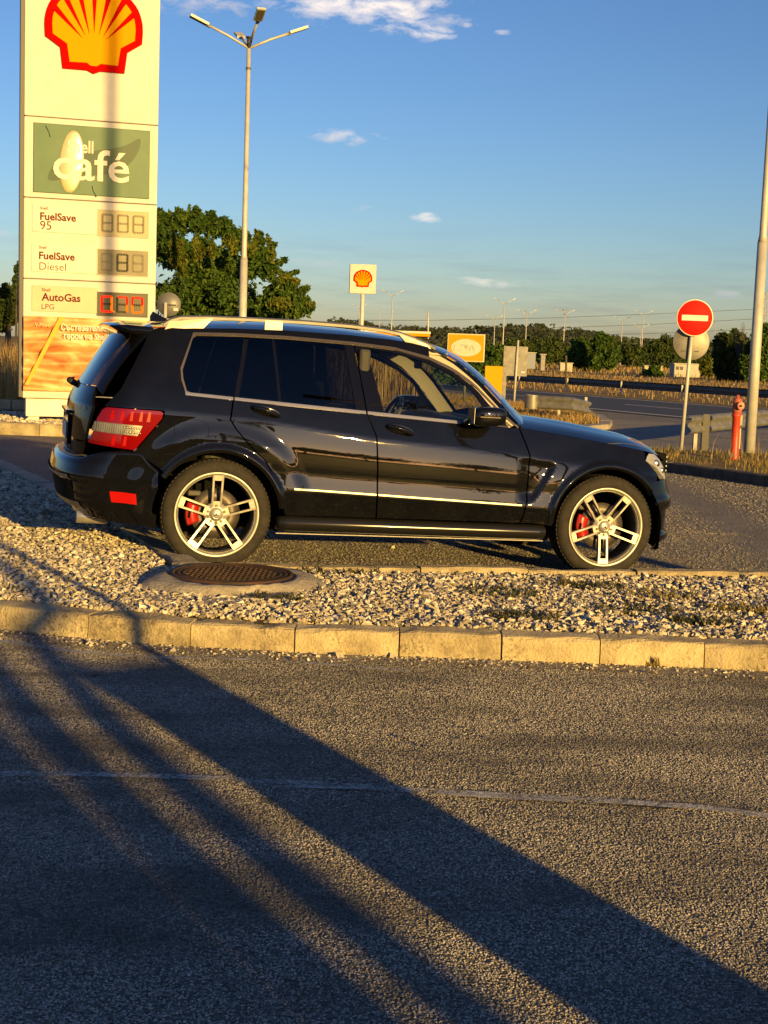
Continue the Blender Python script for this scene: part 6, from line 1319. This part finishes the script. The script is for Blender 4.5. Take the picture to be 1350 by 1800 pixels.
w_ = b[0] - a[0]; MB().box((0, 0, b[2] - a[2] * 0), (w_, 8, a[2] - .25), .02).build('fascia', M_YEL, cn_); MB().box((-.05, -.05, a[2] - .25), (w_ + .05, 8.05, a[2])).build('top_band', M_SIGNW, cn_)
for x in (.6, w_ * .75): MB().box((x, 3, -.5), (x + .35, 3.35, b[2])).build('column', M_SIGNW, cn_)
D = 38.0; a, b = P(787, 585.5, D), P(851, 637, D); sg_ = empty('oval_sign', (P(816, 700, D)[0], D, field_z(2))); tag(sg_, 'yellow rectangular sign with a faded white oval on a short post', 'sign'); ox, oz = sg_.location.x, sg_.location.z
bd = MB().box((a[0] - ox, -.03, b[2] - oz), (b[0] - ox, .03, a[2] - oz), .015).build('board', mat('sign_cream_edge', (.46, .42, .28), .6), sg_); yw, yh = (b[0] - a[0]), (a[2] - b[2]); cx_, cz_ = (a[0] + b[0]) / 2 - ox, (a[2] + b[2]) / 2 - oz
MB().box((cx_ - yw * .47, -.036, cz_ - yh * .46), (cx_ + yw * .47, -.031, cz_ + yh * .46)).build('yellow_face', mat('sign_yellow', (.52, .23, .006), .6, 0, .1), bd)
MB().prism([(cx_ + yw * .40 * math.cos(t), cz_ + yh * .31 * math.sin(t)) for t in np.linspace(0, 2 * math.pi, 32, endpoint=False)], -.041, -.0365).build('oval', worn('faded_white_print', (.46, .45, .38), (.40, .39, .33), 8, .6, bump=0, spec=.1), bd)
pr_ = MB()
for pts in ([(-.33, -.12), (-.30, .10)], [(-.15, .08), (-.07, .10), (-.02, .02), (.0, -.04)], [(0, -.02), (.06, .10)], [(.10, -.12), (.10, .05), (.16, .08), (.22, -.10)], [(-.03, .11), (.0, .03), (.03, .12)]):
    pr_.tube([(cx_ + x * yw, -.043, cz_ + z * yh) for x, z in pts], .006, 5)
pr_.build('faded_print', mat('faded_grey_print', (.16, .19, .17), .7), bd)
MB().tube([(0, .03, -.2), (0, .03, cz_)], .04, 10).build('post', M_GALV, sg_)
D = 34.0; a, b = P(853, 643, D), P(889, 706, D); yb = empty('yellow_pillar', (a[0], D, field_z(3))); tag(yb, 'plain yellow box pillar beside the windscreen', 'sign pillar')
w_ = b[0] - a[0]; MB().box((0, 0, -.1), (w_ * .80, .22, a[2] - yb.location.z), .01).build('body', mat('pillar_yellow', (.52, .27, .004), .6, 0, .1), yb); MB().box((w_ * .80, .01, -.1), (w_ * .98, .21, a[2] - yb.location.z - .01), .005).build('grey_side', M_GALV, yb)
D = 44.0; a, b = P(886, 608, D), P(926, 662, D); gs = empty('grey_road_sign', (P(905, 690, D)[0], D, field_z(4))); tag(gs, 'grey back of a rectangular road sign on a thin post', 'road sign'); ox, oz = gs.location.x, gs.location.z
MB().box((a[0] - ox, .03, b[2] - oz), (b[0] - ox, .05, a[2] - oz), .006).build('plate', M_GALV, gs); MB().box((b[0] - ox - .18, .026, b[2] - oz + .10), (b[0] - ox - .06, .029, b[2] - oz + .16)).build('sticker', M_SIGNW, gs)
MB().tube([(-.02, 0, -.3), (.03, 0, P(907, 598, D)[2] - oz)], .035, 8).build('post', M_POLE, gs)
D = 36.0; dcp = P(297, 535, D); rs_ = empty('round_road_sign', (dcp[0], D, field_z(-5))); tag(rs_, 'grey back of a round road sign behind the rear of the car roof', 'road sign'); oz = rs_.location.z
MB().lathe([(.0005, 0), (.30, 0), (.30, .012), (.0005, .012)], 40, 'y', (0, -.02, dcp[2] - oz)).build('plate', mat('sign_back_grey', (.16, .165, .17), .5, .3), rs_); MB().tube([(-.08, -.06, -.2), (-.08, -.06, dcp[2] - oz + .04)], .045, 10).build('post', M_POLE, rs_)
MB().box((-.22, -.045, dcp[2] - oz - .03), (.18, -.03, dcp[2] - oz)).build('clamp', M_SIGN_D, rs_); MB().box((.12, -.036, dcp[2] - oz - .16), (.24, -.032, dcp[2] - oz - .08)).build('sticker', M_SIGNW, rs_)
M_DULLW = worn('dull_white_wall', (.40, .39, .34), (.32, .31, .27), 2, .8)
def cabin(name, label, u0, v0, u1, v1, D, dep, m, cat='cabin', win=True):
    a, b = P(u0, v0, D), P(u1, v1, D); r = empty(name, (a[0], D, b[2])); tag(r, label, cat); w_, h_ = b[0] - a[0], a[2] - b[2]
    MB().box((0, 0, -.4), (w_, dep, h_ * .93), .03).build('wall', m, r); MB().box((-.08, -.08, h_ * .93), (w_ + .08, dep + .08, h_), .02).build('roof', M_DULLW, r)
    if win:
        for k in (0.06, .22): MB().box((w_ * k, -.03, h_ * .55), (w_ * (k + .12), -.005, h_ * .78)).build('window', M_SIGN_D, r)
    return r
cabin('white_cabin', 'small pale transformer cabin behind the no entry sign post', 1186, 638, 1230, 666, 125, 2.0, M_DULLW)
cabin('white_cabin', 'tiny white cabin under the four-armed lamp post', 985, 637, 1006, 652, 135, 1.0, M_DULLW, win=False)
cabin('white_tank', 'low pale yellow shed between the lamp post pair and the bush', 1133, 642, 1164, 656, 140, 1.5, mat('pale_yellow_wall', (.36, .33, .18), .8), win=False)
tr_ = cabin('blue_trailer', 'blue grey truck trailer half hidden by the grey sign back', 872, 617, 941, 641, 130, 2.5, mat('trailer_blue', (.16, .19, .25), .5), 'trailer', False)
cabin('bus_shelter', 'small pale shelter right of the grey sign back', 951, 622, 958, 642, 100, .5, M_GALV, 'shelter', False)
# lattice tower and wires
D = 420.0; tb = P(1339, 600, D); lt = empty('lattice_tower', (tb[0], D, -.5)); tag(lt, 'steel lattice power tower behind the near lamp post', 'power tower'); H_t = P(1340, 514, D)[2] + .5; m = MB(); w0, w1 = 1.9, .35
for sx_, sy_ in ((-1, -1), (1, -1), (1, 1), (-1, 1)): m.tube([(sx_ * w0, sy_ * w0, 0), (sx_ * w1, sy_ * w1, H_t)], .09, 4)
for k in range(9):
    f0, f1 = k / 9, (k + 1) / 9; a_, b_ = w0 + (w1 - w0) * f0, w0 + (w1 - w0) * f1
    for sy_ in (-1, 1): m.tube([(-a_, sy_ * a_, H_t * f0), (b_, sy_ * b_, H_t * f1)], .06, 4).tube([(a_, sy_ * a_, H_t * f0), (-b_, sy_ * b_, H_t * f1)], .06, 4)
m.build('frame', M_POLE, lt)
ar_ = MB()
for z, L in ((H_t * .98, 1.6), (H_t * .72, 2.6), (H_t * .5, 2.2)): ar_.tube([(-L, 0, z), (L, 0, z)], .08, 4)
ar_.build('cross_arm', M_POLE, lt)
for k, (uv) in enumerate([[(1340, 543), (1150, 552), (960, 559), (760, 563), (600, 563)], [(1340, 560), (1150, 570), (960, 577), (800, 580), (650, 582)], [(1340, 578), (1150, 586), (1000, 590)]]):
    o = MB().tube([tuple(P(u, v, 420)) for u, v in uv], .055, 4).build('power_line', M_SIGN_D); tag(o, ['upper overhead wire running left from the lattice tower', 'middle overhead wire running left from the lattice tower', 'lowest overhead wire running left from the lattice tower'][k], 'wire', 'overhead wires')
o = MB().tube([tuple(P(752.5, 548, 200)), tuple(P(752.5, 596, 200))], .14, 5).build('thin_mast', M_POLE); tag(o, 'thin plain mast above the windscreen end of the roof', 'mast')
for k, (u, v0, v1, Y) in enumerate([(995, 625, 680, 62), (1112, 634, 664, 140)]):
    o = MB().tube([tuple(P(u, v0, Y)), tuple(P(u, v1, Y))], .05, 5).build('marker_post', M_BARK); tag(o, ['thin brown post behind the guard rail left of the round trees', 'rusty brown post between the round trees and the lamp pair'][k], 'post')

# ------------------------------------------------------------------ unseen things behind the camera, most of them added to cast the long shadows
SP = np.array([math.cos(SUN_AZ), math.sin(SUN_AZ)]); SD = np.array([-math.sin(SUN_AZ), math.cos(SUN_AZ)])
def st(s, t): q = SP * s + SD * t; return (float(q[0]), float(q[1]))
def shade_pole(name, s, t, r, h, label, m=None):
    x, y = st(s, t); e = empty(name, (x, y, 0)); tag(e, label, 'post'); MB().tube([(0, 0, -.1), (0, 0, h)], r, 16).build('shaft', m or M_GALV, e); MB().lathe([(.0005, .012), (r * 2.2, .012), (r * 2.2, 0), (r * 2.2, -.05)], 20).build('base_plate', M_GALV, e); return e
shade_pole('shadow_post', 2.497, -1.0, .038, 3.4, 'steel post beside the litter bin behind the photographer, added unseen to cast the edge of the long shadow')  # thin unseen post, added to draw the sharp shadow edge
x, y = st(2.255, -1.05); lb = empty('shadow_bin', (x, y, 0), math.radians(30)); tag(lb, 'unseen litter bin added behind the photographer to shadow the foreground', 'bin')  # box added out of view to cast the wide foreground shadow
MB().box((-.225, -.20, .05), (.225, .20, 1.0), .02).build('body', M_PLAST, lb); MB().box((-.235, -.21, 1.0), (.235, .21, 1.09), .03).build('lid', mat('bin_yellow', (.70, .40, .02), .5), lb); MB().box((-.20, -.18, 0), (.20, .18, .05)).build('base', M_SIGN_D, lb)
def leaning(name, path, t, r, label):
    x0, y0 = st(path[0][0], t); e = empty(name, (x0, y0, 0)); tag(e, label, 'tree'); pts = []
    for s, h in path: x, y = st(s, t); pts.append((x - x0, y - y0, h))
    MB().tube(pts, [r * (1.15 - .5 * i / len(pts)) for i in range(len(pts))], 12).build('trunk', M_BARK, e); tx, ty, tz = pts[-1]
    p_, o_ = crown_points([((tx + random.uniform(-.5, .5), ty + random.uniform(-.5, .5), tz + random.uniform(.2, 1.2)), (.7, .7, .5)) for _ in range(5)], 900); leaves_mesh('crown', p_, o_, .10, M_LEAF, e); return e
leaning('shadow_sapling', [(1.72, -.1), (1.76, 1.2), (1.80, 1.9), (1.86, 2.15), (2.06, 2.42), (2.28, 2.72), (2.36, 3.2), (2.38, 3.8)], -9.0, .090, 'leaning sapling added unseen behind the photographer, right of two, shaped to stripe the asphalt')  # unseen trunk, added and bent so its shadow follows the right stripe
leaning('shadow_sapling', [(1.54, -.1), (1.56, 1.2), (1.575, 2.0), (1.62, 2.25), (1.74, 2.52), (1.90, 2.82), (1.97, 3.3), (1.97, 4.0)], -9.7, .088, 'leaning sapling added unseen behind the photographer, left of two, shaped to stripe the asphalt')  # second added trunk out of view, bent for the left stripe
x, y = st(.4, -9.5); hcl = []
for k in range(26):
    s = -2.6 + 4.55 * k / 25; hx_, hy_ = st(s, -9.5 + random.uniform(-.15, .15)); hcl.append(((hx_, hy_, .72 + random.uniform(-.08, .22)), (.28, .28, .78)))
tree('shadow_hedge', (x, y, 0), hcl, 14000, .07, M_LEAF, 'unseen clipped hedge added behind the photographer to darken the near foreground', .03, cat='hedge')  # unseen hedge, added so the light stripes fade near the camera
x, y = st(1.50, -16.0); bl = empty('shadow_shop', (x, y, 0), SUN_AZ); tag(bl, 'unseen shop added behind the photographer to shade the left foreground', 'building')  # unseen block added for shade; its edge bounds the dark left foreground
MB().box((-14, -9, 0), (0, 0, 4.6), .03).build('wall', worn('shop_wall', (.50, .48, .42), (.42, .40, .35), 2, .8), bl); MB().box((-14.3, -9.3, 4.6), (.05, .3, 5.0), .03).build('roof_fascia', M_YEL, bl)
for k in range(4): w = MB().box((-13 + k * 3.3, -.01, .3), (-10.4 + k * 3.3, .03, 2.8)).build('window_frame', M_SIGN_D, bl); MB().box((-12.9 + k * 3.3, .031, .4), (-10.5 + k * 3.3, .04, 2.7)).build('pane', M_LEDBACK, w)
s_p = float(P(189, 300, 22.2)[:2] @ SP); t_p = float(P(189, 300, 22.2)[:2] @ SD)
x, y = st(s_p, t_p - 25.0)
lamp_post('street_lamp', (x, y, .0), 11.2, [math.radians(a) for a in (30, 210)], 'lamp post outside the picture whose shadow falls on the price pylon', 'street lamps', r=.12)
for k in range(16):
    s = -30 + k * 7.0 + random.uniform(-1.5, 1.5); t = -78 + random.uniform(-6, 6); x, y = st(s, t); h = random.uniform(4.2, 6.4)
    cl = [((x + random.uniform(-2, 2), y + random.uniform(-2, 2), h * random.uniform(.4, .72)), (random.uniform(2.2, 3.4), 2.4, h * .30)) for _ in range(5)]
    tree('roadside_tree', (x, y, -.3), cl, 2200, .42, M_LEAF_D, 'dark roadside tree across the forecourt behind the photographer', .15, 'trees behind the photographer')
